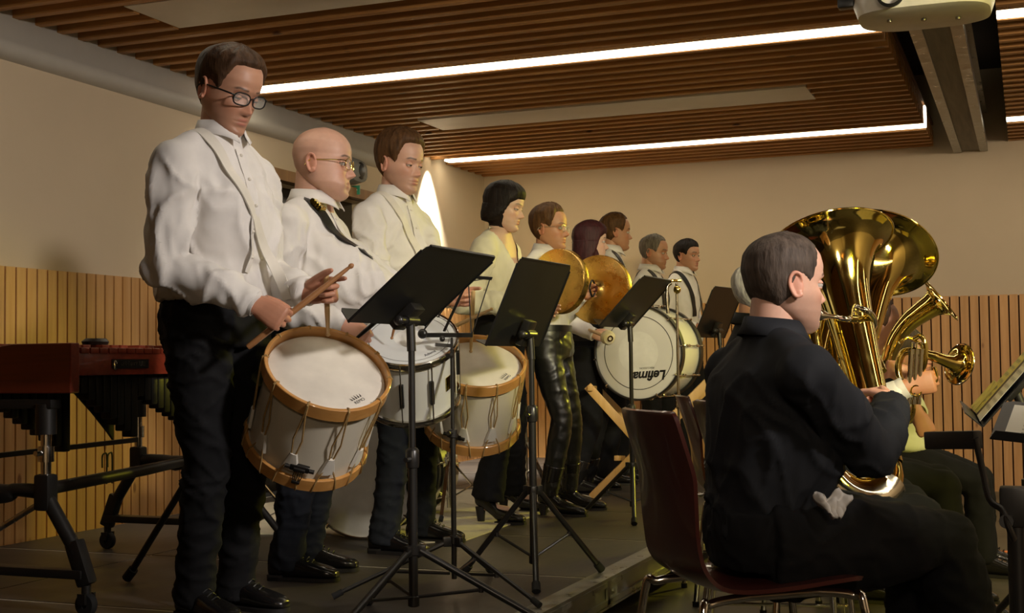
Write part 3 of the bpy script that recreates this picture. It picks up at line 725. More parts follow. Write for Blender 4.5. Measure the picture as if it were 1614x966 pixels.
    if vest:
        vd = MB(); torso(vd, .020, -.02, .92, 2.35); a_, b_, c_v = largest(*remesh(vd, vox, 4)); MB(loc).add(a_, b_).build('waistcoat', vest, body, angle=180)
    for cb in cuffs: cb.build('cuff', shirt, so, angle=50)
    if collar:
        cb = MB(loc); n = 30; rows = []
        for r_, dz, pt in ((nr+.006, -.012, 0), (nr+.008, .024, 0), (nr+.013, .028, 0), (nr+.022, .000, .5), (nr+.032, -.018, 1)):
            rg = []
            for i in range(n):
                th = R(14)+(2*PI-R(28))*i/(n-1); fr_ = 1-min(th, 2*PI-th)/PI; ff = max(0, fr_-.62)/.38
                rad = r_+(.012*pt*ff); tilt = .022*(1-fr_)
                rg.append(nb+U*(.008+dz-pt*.030*ff**2+tilt)+F2*(math.cos(th)*rad*1.02+.006)+L2*(math.sin(th)*rad))
            rows.append(rg)
        vs_ = [p for r_ in rows for p in r_]; fs = [(j*n+i, j*n+i+1, (j+1)*n+i+1, (j+1)*n+i) for j in range(len(rows)-1) for i in range(n-1)]
        co = cb.add(vs_, fs).build('collar', shirt, so, angle=180); md = co.modifiers.new('s', 'SOLIDIFY'); md.thickness = .003
    # trousers
    td = MB()
    ts = [-.16, -.02, .17]; ext = cr([np.concatenate([c, x, y, [rx+.014, ry+.014]]) for (c, x, y, rx, ry) in tors[:3]], 4)
    hi = 8 if seat is None else 7
    td.loft([(V(q[0:3]), V(q[3:6]), V(q[6:9]), q[9], q[10]) for q in ext[:hi+1]], 28, p=2.3)
    for s in (1, -1): leg(td, s, .009, 1)
    v_, f_, n_ = largest(*remesh(td, vox, 3))
    fz = base.z
    v_ = wrinkle(v_, n_, wr*.5, 9, loc.y*2, (1, 1, 1.5))
    to = MB(loc).add(v_, f_).build('trousers', trousers, body, angle=180)
    q = ext[min(hi, len(ext)-1)]
    if belt and seat is None:
        bl = MB(loc); c, x, y, rx, ry = V(q[0:3]), V(q[3:6]), V(q[6:9]), q[9]+.004, q[10]+.004; rg = []
        for dz, e in ((-.018, 0), (-.018, .004), (.014, .004), (.014, 0)):
            rg.append([c+U*dz+x*((rx+e)*math.copysign(abs(math.cos(a))**(2/2.3), math.cos(a)))+y*((ry+e)*math.copysign(abs(math.sin(a))**(2/2.3), math.sin(a))) for a in np.linspace(0, 2*PI, 40, endpoint=False)])
        bl.rings(rg, 0, False, True); bl.build('belt', m_black, body)
    # shoes
    for s in (1, -1):
        kn, an, fp, fy = legs[s]; X_ = V((math.cos(R(fy)), math.sin(R(fy)), 0)); Y_ = V((-X_.y, X_.x, 0)); shm = MB(loc); sl = .27*k/1.0
        def sec(x, w, h, z0): return (fp+X_*x+U*(z0+h/2), Y_, U, w/2, h/2)
        hh = heel
        zz = lambda x: hh*max(0, min(1, (.06-x)/.10))
        secs = [sec(-.068, .045, .05, .02+zz(-.07)), sec(-.058, .068, .075, .012+zz(-.06)), sec(-.02, .075, .095, .010+zz(-.02)), sec(.02, .074, .098, .010+zz(.02)), sec(.06, .080, .078, .010+zz(.06)), sec(.11, .094, .060, .010), sec(.155, .094, .048, .010), sec(.185, .078, .038, .010), sec(.204, .045, .026, .011)]
        if fem: secs = [(c, x, y, rx*.84, ry*.94) for c, x, y, rx, ry in secs]
        shm.loft([(V(q[0:3]), V(q[3:6]), V(q[6:9]), q[9], q[10]) for q in cr([np.concatenate([c, x, y, [rx, ry]]) for c, x, y, rx, ry in secs], 3)], 20, p=2.5)
        top = .13 if not boots else .24
        if boots: shm.tube([fp+U*(.05+hh)-X_*.005, an+U*.03, mid(an, kn, .35)], [.045, .050, .058], 18, hint=X_)
        else: shm.tube([fp+U*(.06+hh)-X_*.012, fp+U*(.125+hh)-X_*.014], [.046, .044], 18, hint=X_)
        sv, sf, sn = remesh(shm, .006, 2)
        sho = MB(loc).add(sv, sf).build('boot' if boots else 'shoe', m_shoe, body, angle=180)
        sb = MB(loc); out = [(-.072, .02), (-.06, .035), (-.02, .037), (.05, .040), (.11, .050), (.16, .049), (.19, .038), (.207, .015)]
        wq = .84 if fem else 1
        ol = [(a, b*wq) for a, b in out]+[(a, -b*wq) for a, b in out[::-1]]; MM = basis(fp, X_, Y_, U)
        if heel: ol = [(max(a, .05), b) for a, b in ol if a > .04]; sb.loft([(fp-X_*.045+U*(hh+.01), Y_, X_, .025, .028), (fp-X_*.042, Y_, X_, .016, .018)], 14)
        else: sb.slab([(a, b) for a, b in out[:3]]+[(-.005, .034), (-.005, -.034)]+[(a, -b) for a, b in out[:3][::-1]], .022, MM)
        sb.slab(ol, .013, MM @ Matrix.Translation((0, 0, .001 if not heel else .0)))
        sb.build('sole', m_sole, sho)
        if not boots and not heel:
            lc = MB(loc)
            for i in range(4):
                x = .045+.020*i; h = .105-.0105*i
                lc.tube(cr([fp+X_*x+Y_*.018+U*(h-.006), fp+X_*(x+.004)+U*(h+.004), fp+X_*x-Y_*.018+U*(h-.006)], 3), .0022, 6)
            lc.build('lace', m_black, sho)
    # hair
    if hair not in ('none', 'bald'):
        hd, _, PHh = head_grid(92, 86, nose=0, fat=fat, female=fem); P = hd.copy(); zz = P[..., 2]; cph = np.cos(PHh)   # 1 front, -1 back
        fold = np.abs(np.arctan2(P[..., 1], P[..., 0]-.0))
        if hair == 'bald': thr = np.interp(fold, [0, .9, 1.3, 1.6, 2.2, PI], [.4, .4, .30, .11, .055, .05]); up = .158; th = .0015
        elif hair in ('bob', 'long'): thr = np.interp(fold, [0, .5, .9, 1.1, 1.35, 1.7, PI], [.158, .155, .13, .09, -.2, -.2, -.2]); up = 9; th = .017
        else: thr = np.interp(fold, [0, .45, .75, .95, 1.12, 1.35, 1.62, 1.8, 2.3, PI], [forehead, forehead, forehead-.006, .15, .105, .118, .130, .075, .045, .035]); up = 9; th = {'short': .011, 'crop': .004, 'side': .011, 'pixie': .015, 'tousle': .015}.get(hair, .018)
        cov = np.clip((zz-thr)/.010, 0, 1)*np.clip((up-zz)/.015, 0, 1)
        if hair in ('bob', 'long'):
            zmin = {'bob': .012, 'long': -.055}[hair]
            top = zz > .115
            ref = P[np.argmin(np.abs(P[:, 0, 2]-.125))]
            zn = np.where(top, zz, .115-(.115-zz)*(.115-zmin)/.117)
            tt = np.clip((.125-zz)/.12, 0, 1)
            P[..., 0] = np.where(top, P[..., 0], ref[None, :, 0]*(1-.10*tt-.22*tt**5)-.008*tt); P[..., 1] = np.where(top, P[..., 1], ref[None, :, 1]*(1.0+.10*np.sin(tt*PI)-.30*tt**4)); P[..., 2] = zn
            cov = np.clip(((np.where(top, zz, .115)-thr)/.010), 0, 1)
        ctr = np.array([-.005, 0, .12]); dirv = P-ctr; dirv[..., 2] *= np.where(P[..., 2] > .12, 1, .0); dirv /= np.linalg.norm(dirv, axis=-1, keepdims=True)+1e-9
        amp = np.zeros_like(cov); zmul = np.clip((P[..., 2]-.03)/.12, .25, 1.15)
        for j in range(P.shape[0]):
            for i in range(P.shape[1]):
                if cov[j, i] > 0:
                    a_ = fold[j, i]*np.sign(P[j, i, 1]); q = V((a_*7, P[j, i, 2]*9+loc.x*5, P[j, i, 0]*18))
                    amp[j, i] = noise.noise(q)*.45+noise.noise(q*2.7)*.25
        thick = th*(1+amp*(1.0 if hair not in ('bob', 'long') else .35))*(zmul if hair not in ('bob', 'long', 'bald', 'crop') else 1)
        edge = np.clip(((np.where(P[..., 2] > .115, zz, .115) if hair in ('bob', 'long') else zz)-thr)/.034, .32, 1)
        off = cov*(thick*edge+.001)-(1-cov)*.012
        if hair == 'side': off += cov*.010*np.clip(P[..., 0]/.08, 0, 1)*np.clip((P[..., 2]-.16)/.04, 0, 1)
        if hair == 'tousle': off += cov*.010*np.clip((P[..., 2]-.17)/.04, 0, 1)
        hp = (P+dirv*off[..., None])*hs
        hmsh = MB(loc).add([ho+hM @ V(p) for p in hp.reshape(-1, 3)], grid_faces(*hp.shape[:2]))
        hmsh.build('hair', HAIRS[hcol], body, angle=180)
    if glasses:
        gb = MB(loc); gl = MB(loc); T = lambda x, y, z: ho+hM @ (V((x, y, z))*hs)
        rw, rh = glasses.get('w', .025), glasses.get('h', .015); fx = .0985
        for s in (1, -1):
            lp = []
            for i in range(28):
                a = 2*PI*i/28; ca, sa = math.cos(a), math.sin(a); yy = s*.0325+rw*math.copysign(abs(ca)**.75, ca); z = .112+rh*math.copysign(abs(sa)**.75, sa)
                lp.append(T(fx-abs(yy)*.16, yy, z))
            gb.tube(lp, glasses.get('r', .0016), 6, closed=True)
            n0 = len(lp); gl.add(lp, [tuple(range(n0))])
            yo = s*(.0325+rw)
            gb.tube(cr([T(fx-abs(yo)*.16, yo, .119), T(.078, s*.0715, .120), T(.02, s*.079, .118), T(-.022, s*.0795, .114), T(-.036, s*.078, .098)], 4), glasses.get('r', .0016)*1.15, 6)
        gb.tube(cr([T(fx, -(.0325-rw)-.0005, .116), T(fx+.002, 0, .119), T(fx, .0325-rw, .116)], 4), .0015, 6)
        go = gb.build('glasses', glasses['m'], body); gl.build('lens', m_lens, go, smooth=False)
    return dict(o=body, shirt=so, F=F2, L=L2, nb=nb, sp=sp, sh=sh, arms=arms, hands=hm, loc=loc, pel=pel, ho=ho, hM=hM)
m_lens, _nt, _b = nmat('spectacle_lens'); _b.inputs['Base Color'].default_value = (.9, .9, .85, 1); _b.inputs['Roughness'].default_value = .03; _b.inputs['Alpha'].default_value = .14
def sash(P, name, pts, width, mat_, thick=.003, lift=.004, parent=None, n=10):
    """strap that follows the shirt: pts are world points near it"""
    so = P['shirt']; me = so.data; bvh = BVHTree.FromPolygons([v.co+P['loc'] for v in me.vertices], [tuple(p.vertices) for p in me.polygons])
    c = [V(q) for q in cr(pts, n)]; out = []; nn = []
    for q in c:
        hit, nrm, _, dist = bvh.find_nearest(q)
        if hit is not None and dist < .22 and (q-P['nb']).length > .0: out.append(hit+nrm*lift); nn.append(nrm)
        else: out.append(q); nn.append(nn[-1] if nn else V((0, 0, 1)))
    for _ in range(6):
        o2 = out[:]; m2 = nn[:]
        for i in range(1, len(out)-1): o2[i] = (out[i-1]+out[i]*2+out[i+1])/4; m2[i] = (nn[i-1]+nn[i]*2+nn[i+1]).normalized()
        out, nn = o2, m2
    mb = MB(P['loc']); rg = []
    for i, (p, nrm) in enumerate(zip(out, nn)):
        t = (out[min(i+1, len(out)-1)]-out[max(i-1, 0)]).normalized(); w_ = t.cross(nrm).normalized()*(width/2); u = nrm*thick
        p = p+nrm*.003
        rg.append([p-w_-u*.5, p+w_-u*.5, p+w_+u, p-w_+u])
    mb.rings(rg, 0, True); o = mb.build(name, mat_, parent or P['o'], angle=50); return o, out

def placket(P, col=C_WHITE, f=.16):
    pts = [P['nb']+P['F']*(.05)+V((0, 0, -.05)), P['nb']+P['F']*f+V((0, 0, -.16)), P['nb']+P['F']*(f+.03)+V((0, 0, -.30)), P['nb']+P['F']*(f+.04)+V((0, 0, -.44))]
    o, c = sash(P, 'placket', pts, .032, col, .0012, .001, P['shirt'])
    b = MB(P['loc'])
    for k in range(2, len(c)-2, 6): b.ell(c[k]+P['F']*.006, (.0055, .0055, .0055), None, 10, 6)
    b.build('button', m_ear, o)
# ------------------------------------------------------------------ the row of standing players
def foot(px, py, yaw=None, z=None, **k):
    z = ZS if z is None else z
    d = dict(p=S(px, py, z)); d['p'].z = z
    if yaw is not None: d['yaw'] = yaw
    d.update(k); return d
def dirpx(dx, dy, dd=0.):
    """world direction from image right / down / depth amounts"""
    return (RGT*dx-UPV*dy+FWD*dd).normalized()
G_DARK = dict(m=m_black, w=.0265, h=.0165, r=.0024)
# 1 tall drummer in front
f1 = {-1: foot(306, 974, -16), 1: foot(372, 958, -4)}
b1 = (f1[1]['p']+f1[-1]['p'])/2
P1 = person('tall dark-haired person with glasses, foremost in the row, drumming with head bowed', b1, 1.86, -6, W(360, 142, 4.05), hyaw=-6, hpitch=24, hs=1.07, hair='side', hcol='brown', skin='a',
            armR=dict(w=W(402, 478, 3.86), d=dirpx(.85, .50, -.1), t=dirpx(.62, -.68, .1), curl='grip', pole=V((-.5, -.35, -.8))), armL=dict(w=W(483, 462, 4.02), d=dirpx(.98, -.12, -.25), t=dirpx(-.05, -1, -.1), curl='trad'),
            feet=f1, shoulder=.205, girth=1.02, trousers=C_TROU, glasses=G_DARK, vox=.009, hdet=.0024, sleeve=1.6, wr=.0145, stubble=.18, lids=1.12, belly=.045)

# 2 bald drummer
f2 = {-1: foot(452, 914, 8), 1: foot(484, 899, 14)}
P2 = person('bald person with gold-rimmed glasses and a black strap with brass fittings, drumming', (f2[1]['p']+f2[-1]['p'])/2, 1.73, 8, W(508, 258, 4.85), hyaw=8, hpitch=4, hair='bald', hcol='stub', skin='p',
            armR=dict(w=W(540, 512, 4.62), d=dirpx(.8, .55, -.1), t=dirpx(.6, -.6, .1), curl='grip'), armL=dict(w=W(640, 470, 4.8), d=dirpx(.9, .1, -.25), t=dirpx(0, -1, -.1), curl='trad'),
            feet=f2, shoulder=.215, girth=1.22, belly=.14, fat=1., trousers=C_NAVY, glasses=dict(m=m_brass, w=.023, h=.017, r=.0016), vox=.009, hdet=.0028, sleeve=1.6, wr=.013, lids=.9, hs=1.10)
# 3 young man with brown tousled hair
f3 = {-1: foot(606, 872, 0), 1: foot(664, 853, 6)}
P3 = person('young person with tousled brown hair and a white strap over the white shirt', (f3[1]['p']+f3[-1]['p'])/2, 1.86, -8, W(631, 258, 5.6), hyaw=-6, hpitch=10, hair='tousle', hcol='chestnut', skin='p', hs=1.04,
            armR=dict(w=W(668, 500, 5.2), d=dirpx(.8, .4, -.1), t=dirpx(.75, -.4, .1), curl='grip'), armL=dict(w=W(716, 493, 5.25), d=dirpx(.98, -.1, -.2), t=dirpx(-.05, -1, -.1), curl='trad'),
            feet=f3, shoulder=.20, girth=.98, belly=.01, trousers=C_NAVY, vox=.010, hdet=.003, sleeve=1.4, wr=.012, lids=1.05, stubble=.22)
# 4 woman with black bob
f4 = {-1: foot(770, 824, -5, z=ZS), 1: foot(806, 806, 5, z=ZS)}
P4 = person('person with black bob haircut, cream V-neck blouse and high heels', (f4[1]['p']+f4[-1]['p'])/2, 1.74, 0, W(795, 326, 6.65), hyaw=4, hpitch=12, hair='bob', hcol='black', skin='f', hs=.98,
            armR=dict(w=W(812, 478, 6.4), d=dirpx(1, -.1, 0), t=dirpx(0, -1, 0), curl='relax'), armL=dict(w=W(845, 490, 6.6), d=dirpx(1, 0, 0), t=dirpx(0, -1, 0), curl='relax'),
            feet=f4, shoulder=.175, girth=.88, fem=True, vneck=.16, collar=False, shirt=C_CREAM, sleeve=1.8, wr=.010, heel=.07, flare=.02, tuck=False, lids=1.05, belt=False)
# 5 cymbal player
f5 = {-1: foot(868, 812, -4), 1: foot(898, 803, 8)}
P5 = person('short-haired person with thin glasses and shiny black trousers, holding cymbals', (f5[1]['p']+f5[-1]['p'])/2, 1.66, 0, W(866, 360, 7.0), hyaw=-2, hpitch=2, hair='pixie', hcol='chestnut', skin='b', hs=.98,
            armR=dict(w=W(858, 448, 6.85), d=dirpx(.9, -.2, -.4), t=dirpx(0, -1, 0), curl='grip', pole=V((-.3, -.6, -1))), armL=dict(w=W(916, 466, 7.0), d=dirpx(.9, -.3, .0), t=dirpx(0, -1, 0), curl='grip'),
            feet=f5, shoulder=.175, girth=.92, fem=True, trousers=C_LEATH, boots=True, highw=True, legw=.82, sleeve=1.3, heel=.05, glasses=dict(m=m_steel, w=.022, h=.017, r=.001), lids=.8)
# 6 bass drummer with dark red hair
f6 = {-1: foot(908, 780, 10), 1: foot(928, 772, 14)}
P6 = person('person with straight dark red hair and black waistcoat, holding a round-headed beater', (f6[1]['p']+f6[-1]['p'])/2, 1.66, 12, W(931, 381, 8.1), hyaw=14, hpitch=2, hair='long', hcol='red', skin='f', hs=.98,
            armR=dict(w=W(936, 527, 7.75), d=dirpx(1, .2, -.1), t=dirpx(.3, -1, 0), curl='grip'), armL=None, feet=f6, shoulder=.17, girth=.92, fem=True, boots=True, vest=C_VEST, vox=.013, hdet=.004, lids=.8, legw=1.1)
# 7, 8, 9 the three at the back
f7 = {-1: foot(955, 764, 15), 1: foot(978, 758, 20)}
P7 = person('person with short brown hair and black straps behind the bass drum', (f7[1]['p']+f7[-1]['p'])/2, 1.84, 14, W(970, 366, 8.8), hyaw=16, hpitch=2, hair='short', hcol='chestnut', skin='b', feet=f7, shoulder=.20, vox=.014, hdet=.004, boots=False, lids=.8,
            armR=dict(w=W(1010, 500, 8.5), d=dirpx(1, .3, 0), t=dirpx(.3, -1, 0), curl='grip'))
f8 = {-1: foot(1018, 750, 8), 1: foot(1040, 744, 10)}
P8 = person('older person with short grey hair and black straps, standing at the back', (f8[1]['p']+f8[-1]['p'])/2, 1.78, 0, W(1031, 398, 9.55), hyaw=0, hpitch=6, hair='short', hcol='grey', skin='b', feet=f8, shoulder=.20, vox=.014, hdet=.004, fat=.5, lids=.85, stubble=.15,
            armR=dict(w=W(1066, 512, 9.2), d=dirpx(1, .3, 0), t=dirpx(.3, -1, 0), curl='grip'))
f9 = {-1: foot(1072, 741, -4), 1: foot(1090, 736, 4)}
P9 = person('boy with short black hair and two black straps, last in the row', (f9[1]['p']+f9[-1]['p'])/2, 1.72, -12, W(1083, 403, 10.0), hyaw=-4, hpitch=2, hair='short', hcol='black', skin='a', hs=.97, feet=f9, shoulder=.18, girth=.9, vox=.014, hdet=.004, lids=.8, forehead=.172,
            armR=dict(w=W(1098, 516, 9.7), d=dirpx(1, .1, -.2), t=dirpx(.3, -1, 0), curl='grip'), armL=dict(w=W(1128, 514, 9.9), d=dirpx(1, .2, -.3), t=dirpx(0, -1, 0), curl='grip'))
# ------------------------------------------------------------------ seated players on the hall floor
pelT = W(1204, 838, 3.42)
kneeR = W(1552, 862, 3.50); kneeR.z = 0
fT = {-1: dict(p=kneeR, yaw=30), 1: dict(p=V((pelT.x+.34, pelT.y+.42, 0)), yaw=50)}
PT = person('person in black with cropped hair, seated with back to viewer, playing tuba', V((pelT.x, pelT.y, 0)), 1.92, 26, W(1236, 446, 3.38), hyaw=14, hpitch=3, hair='crop', hcol='mouse', skin='p', seat=pelT, twist=10, hs=1.05,
            armR=dict(e=W(1374, 716, 3.30), w=W(1408, 638, 3.52), d=FWD+UPV*.1, t=-RGT*.3+UPV, curl='grip'), armL=dict(w=W(1330, 600, 3.95), d=dirpx(.7, -.2, -.3), t=dirpx(0, -1, 0), curl='grip', pole=V((0, .6, -1))),
            feet=fT, shoulder=.235, girth=1.15, belly=.03, shirt=C_BLACKS, vox=.009, hdet=.003, sleeve=1.7, wr=.011, stubble=.35, fat=.3, tuck=False, lids=.9, legw=1.22)
nc = W(1312, 795, 3.20); xs = (RGT*.95+UPV*.05).normalized(); zs = (UPV*.9+FWD*.35).normalized(); yn = xs.cross(zs); N_ = 18; vs_ = []; fs_ = []
for j in range(N_):
    for i in range(N_):
        u = i/(N_-1)*2-1; v = j/(N_-1); wdt = .044*(1-.75*v**1.3)*(1+.12*math.sin(9*v+u)); q = V((u*3.1, v*4.0, 1.7))
        vs_.append(nc+xs*(u*wdt+.006*v)+zs*(.026-.062*v+.010*math.sin(u*5.0)*(1-v))-yn*(-.010*noise.noise(q)*2-.010*math.sin(u*9+v*4)-.004))
for j in range(N_-1):
    for i in range(N_-1): fs_.append((j*N_+i, j*N_+i+1, (j+1)*N_+i+1, (j+1)*N_+i))
o = MB(nc).add(vs_, fs_).build('handkerchief', C_WHITE, None, angle=180); o.location = nc; md0 = o.modifiers.new('s', 'SOLIDIFY'); md0.thickness = .004; tag(o, 'crumpled white cloth tucked at the hip of the seated player in black', 'cloth')
# ================================================================== DRUMS
def axM(c, z, xh):
    z = V(z).normalized(); x = V(xh); x = (x-z*x.dot(z)).normalized(); return basis(c, x, z.cross(x), z)
def ring_band(mb, r0, r1, z0, z1, n=64, mat=0):
    e = .002
    return mb.lathe([(r0, z0+e), (r0+e, z0), (r1-e, z0), (r1, z0+e), (r1, z1-e), (r1-e, z1), (r0+e, z1), (r0, z1-e)], n=n, mat=mat, closed=True)
def field_drum(label, M, Rr=.182, Hh=.325, nrope=10, strainer_at=None, mark_at=0., group='rope-tensioned field drums'):
    t = thing('field_drum', label, 'drum', mat=M, group=group); h = Hh/2
    MB().lathe([(Rr, -h+.02), (Rr, h-.02)], n=72).build('shell', m_shell, t)
    for s_, nm in ((1, 'top_hoop'), (-1, 'bottom_hoop')):
        ring_band(MB(), Rr+.006, Rr+.018, *( (h-.038, h+.008) if s_ > 0 else (-h-.008, -h+.038))).build(nm, m_hoop, t)
    MB().lathe([(.0005, h-.020), (Rr*.6, h-.020), (Rr-.004, h-.020), (Rr+.003, h-.023), (Rr+.006, h-.03), (Rr+.006, h-.036)], n=72).build('drum_head', m_calf, t)
    MB().lathe([(.0005, -h+.020), (Rr-.004, -h+.020), (Rr+.006, -h+.03)], n=72).build('drum_head', m_calf, t)
    st_ = 2*PI/nrope
    for k in range(nrope):
        a = k*st_+.12; rp = MB(); P = lambda r, an, z: V((r*math.cos(an), r*math.sin(an), z))
        ze = -h*.32; da = .012/Rr
        for s_ in (1, -1):
            rp.tube([P(Rr+.0035, a, h+.006), P(Rr+.012, a, h+.0125), P(Rr+.021, a+s_*.004, h+.004), P(Rr+.0205, a+s_*.01, h-.035), P(Rr+.012, a+s_*da*1.1, 0.02), P(Rr+.007, a+s_*da*.55, ze+.01), P(Rr+.008, a+s_*da, ze-.03), P(Rr+.018, a+s_*st_*.26, -h+.035), P(Rr+.021, a+s_*st_*.30, -h+.0), P(Rr+.014, a+s_*st_*.3, -h-.0125)], .0029, 6)
        rp.build('tension_rope', m_rope, t)
        er = MB(); rg = []
        for j, (zz, wv) in enumerate(((ze+.012, .011), (ze-.004, .016), (ze-.03, .023), (ze-.052, .028))):
            row = [P(Rr+.0035, a-wv/Rr, zz), P(Rr+.012, a-wv/Rr*.8, zz), P(Rr+.0145, a, zz), P(Rr+.012, a+wv/Rr*.8, zz), P(Rr+.0035, a+wv/Rr, zz)]
            rg.append(row)
        er.rings(rg, 0, True); er.build('leather_ear', m_ear, t)
    if strainer_at is not None:
        a = strainer_at; Mz = Matrix.Rotation(a, 4, 'Z') @ Matrix.Translation((Rr+.008, 0, -h+.075))
        sb = MB(); sb.box((0, 0, 0), (.014, .06, .022), bev=.003); sb.box((.008, 0, -.002), (.012, .036, .012), bev=.002)
        for yy in (-.038, .038): sb.cyl((.004, yy-.008, 0), (.004, yy+.008, 0), .007, 10)
        for i in range(5): sb.tube([(.006, -.012+i*.006, -.01), (.010, -.014+i*.007, -.028), (.013, -.010+i*.005, -.048)], .0014, 5)
        sb.box((.012, 0, -.05), (.008, .026, .010), bev=.002); sb.xform(Mz); sb.build('snare_strainer', m_gun, t)
    mk = MB(); Mt = Matrix.Rotation(mark_at, 4, 'Z') @ Matrix.Translation((Rr*.72, 0, h-.0194)) @ Matrix.Rotation(PI/2, 4, 'Z')
    text_mesh('REMO', .016, Mt @ Matrix.Translation((0, -.014, 0)), .0002, mk)
    for i in range(5): x = -.018+.009*i; mk.add([Mt @ V((x-.003, -.002, .0003)), Mt @ V((x+.003, -.002, .0003)), Mt @ V((x*1.25, .016-abs(i-2)*.002, .0003))], [(0, 1, 2)])
    mk.build('printed_mark', m_black, t, smooth=False)
    return t
MD1 = axM(W(498, 643, 4.13), RGT*.31+UPV*.78-FWD*.54, RGT)
field_drum('large white field drum with orange wood hoops, slung from the foremost drummer', MD1, strainer_at=R(-92), mark_at=R(-38))
MD3 = axM(W(748, 622, 5.42), RGT*.08+UPV*.86-FWD*.5, RGT)
field_drum('white field drum with orange wood hoops, slung from the third drummer', MD3, strainer_at=R(-112), mark_at=R(-30))
# parade snare with chrome hoops
MS = axM(W(647, 580, 4.80), RGT*.0+UPV*.84-FWD*.54, RGT)
t = thing('parade_drum', 'white drum with chrome rims and lugs behind the front music stand', 'drum', mat=MS)
Rr, h = .168, .125
MB().lathe([(Rr, -h), (Rr, h)], n=72).build('shell', m_wshell, t)
MB().lathe([(.0005, h+.008), (Rr*.32, h+.008)], n=72).build('head_dot', plain('head_dot', (.86, .86, .84), .35), t)
MB().lathe([(Rr*.30, h+.0075), (Rr-.012, h+.0075), (Rr+.003, h+.006), (Rr+.006, h-.004)], n=72).build('drum_head', plain('snare_skin', (.72, .74, .76), .45, var=.03), t)
MB().lathe([(Rr*.86, h+.0079), (Rr*.872, h+.0079)], n=72).build('printed_ring', m_black, t)
for s_ in (1, -1): MB().lathe([(Rr+.004, s_*(h+.014)), (Rr+.010, s_*(h+.016)), (Rr+.013, s_*(h+.012)), (Rr+.010, s_*(h+.006)), (Rr+.010, s_*(h-.006)), (Rr+.013, s_*(h-.012)), (Rr+.006, s_*(h-.014)), (Rr+.004, s_*h)], n=72, closed=True).build('chrome_hoop', m_chrome, t)
for k in range(10):
    a = 2*PI*k/10+.2; er = V((math.cos(a), math.sin(a), 0)); lg = MB()
    lg.cyl(er*(Rr+.013)+V((0, 0, -h-.008)), er*(Rr+.013)+V((0, 0, h+.008)), .0028, 8); lg.build('tension_rod', m_chrome, t)
    lb = MB(); lb.bar(er*(Rr+.007)+V((0, 0, -.05)), er*(Rr+.007)+V((0, 0, .05)), .016, .013, er, bev=.003); lb.build('lug', m_blackm, t)
lb = MB(); lb.rings([[V(((Rr+.002)*math.cos(a), (Rr+.002)*math.sin(a), z)) for z in (-.03, .03)]+[V(((Rr+.0035)*math.cos(a), (Rr+.0035)*math.sin(a), z)) for z in (.03, -.03)] for a in np.linspace(R(-38), R(-24), 6)]); lb.build('badge', m_brass, t, smooth=False)
text_mesh('Adams', .018, Matrix.Rotation(R(-50), 4, 'Z') @ Matrix.Translation((Rr*.75, 0, h+.0084)) @ Matrix.Rotation(PI/2, 4, 'Z'), .0002).build('printed_name', m_black, t, smooth=False)
# ------------------------------------------------------------------ large drums standing on their rims
def bass_drum(label, M, Rr, dep, hoopm, headm, name='bass_drum', claws=10, mark=False, shell=m_wshell, group=None):
    """axis +z is the near head"""
    t = thing(name, label, 'drum', mat=M, group=group); h = dep/2
    MB().lathe([(Rr, -h+.01), (Rr, h-.01)], n=72).build('shell', shell, t)
    for s_ in (1, -1):
        ring_band(MB(), Rr+.003, Rr+.014, *((h-.035, h+.012) if s_ > 0 else (-h-.012, -h+.035)), n=72).build('hoop', hoopm, t)
        MB().lathe([(.0005, s_*h), (Rr*.5, s_*h), (Rr-.008, s_*h), (Rr+.004, s_*(h-.005)), (Rr+.005, s_*(h-.02))], n=72).build('drum_head', headm, t)
    for k in range(claws):
        a = 2*PI*k/claws+.15; er = V((math.cos(a), math.sin(a), 0)); cb = MB()
        cb.cyl(er*(Rr+.021)+V((0, 0, -h+.0)), er*(Rr+.021)+V((0, 0, h+.0)), .003, 8)
        for s_ in (1, -1):
            cb.tube([er*(Rr-.002)+V((0, 0, s_*(h+.014))), er*(Rr+.014)+V((0, 0, s_*(h+.017))), er*(Rr+.023)+V((0, 0, s_*(h+.004))), er*(Rr+.022)+V((0, 0, s_*(h-.03)))], .005, 7)
            cb.box(er*(Rr+.012)+V((0, 0, s_*h*.45)), (.02, .018, .04), Matrix.Rotation(a, 3, 'Z'), bev=.004)
        cb.build('tension_rod', m_chrome, t)
    if mark:
        MB().lathe([(Rr*.80, h+.0012), (Rr*.815, h+.0012)], n=72).build('printed_ring', m_black, t)
        MB().lathe([(.0005, h+.0011), (Rr*.47, h+.0011)], n=72).build('head_dot', plain('dot_film', (.80, .80, .74), .4), t)
        tb = MB(); text_mesh('Lefima', .078, Matrix.Translation((.075, -Rr*.49, h+.0014)) @ Matrix.Rotation(PI+R(4), 4, 'Z'), .0004, tb, bold=.0024, shear=.3)
        text_mesh('PERCUSSION', .016, Matrix.Translation((.055, -Rr*.33, h+.0014)) @ Matrix.Rotation(PI+R(4), 4, 'Z'), .0004, tb)
        tb.build('printed_name', m_black, t, smooth=False)
    return t
m_bhead = plain('bass_drum_skin', (.72, .71, .66), .45, var=.04, scale=2)
nB = -FWD*.88-RGT*.46+UPV*.03
cB = W(1006, 556, 7.75)
bass_drum('bass drum with black upside-down lettering, resting on a crossed wooden stand', axM(cB-nB.normalized()*.17, nB, RGT), .268, .34, m_blackm, m_bhead, mark=True, name='concert_bass_drum')
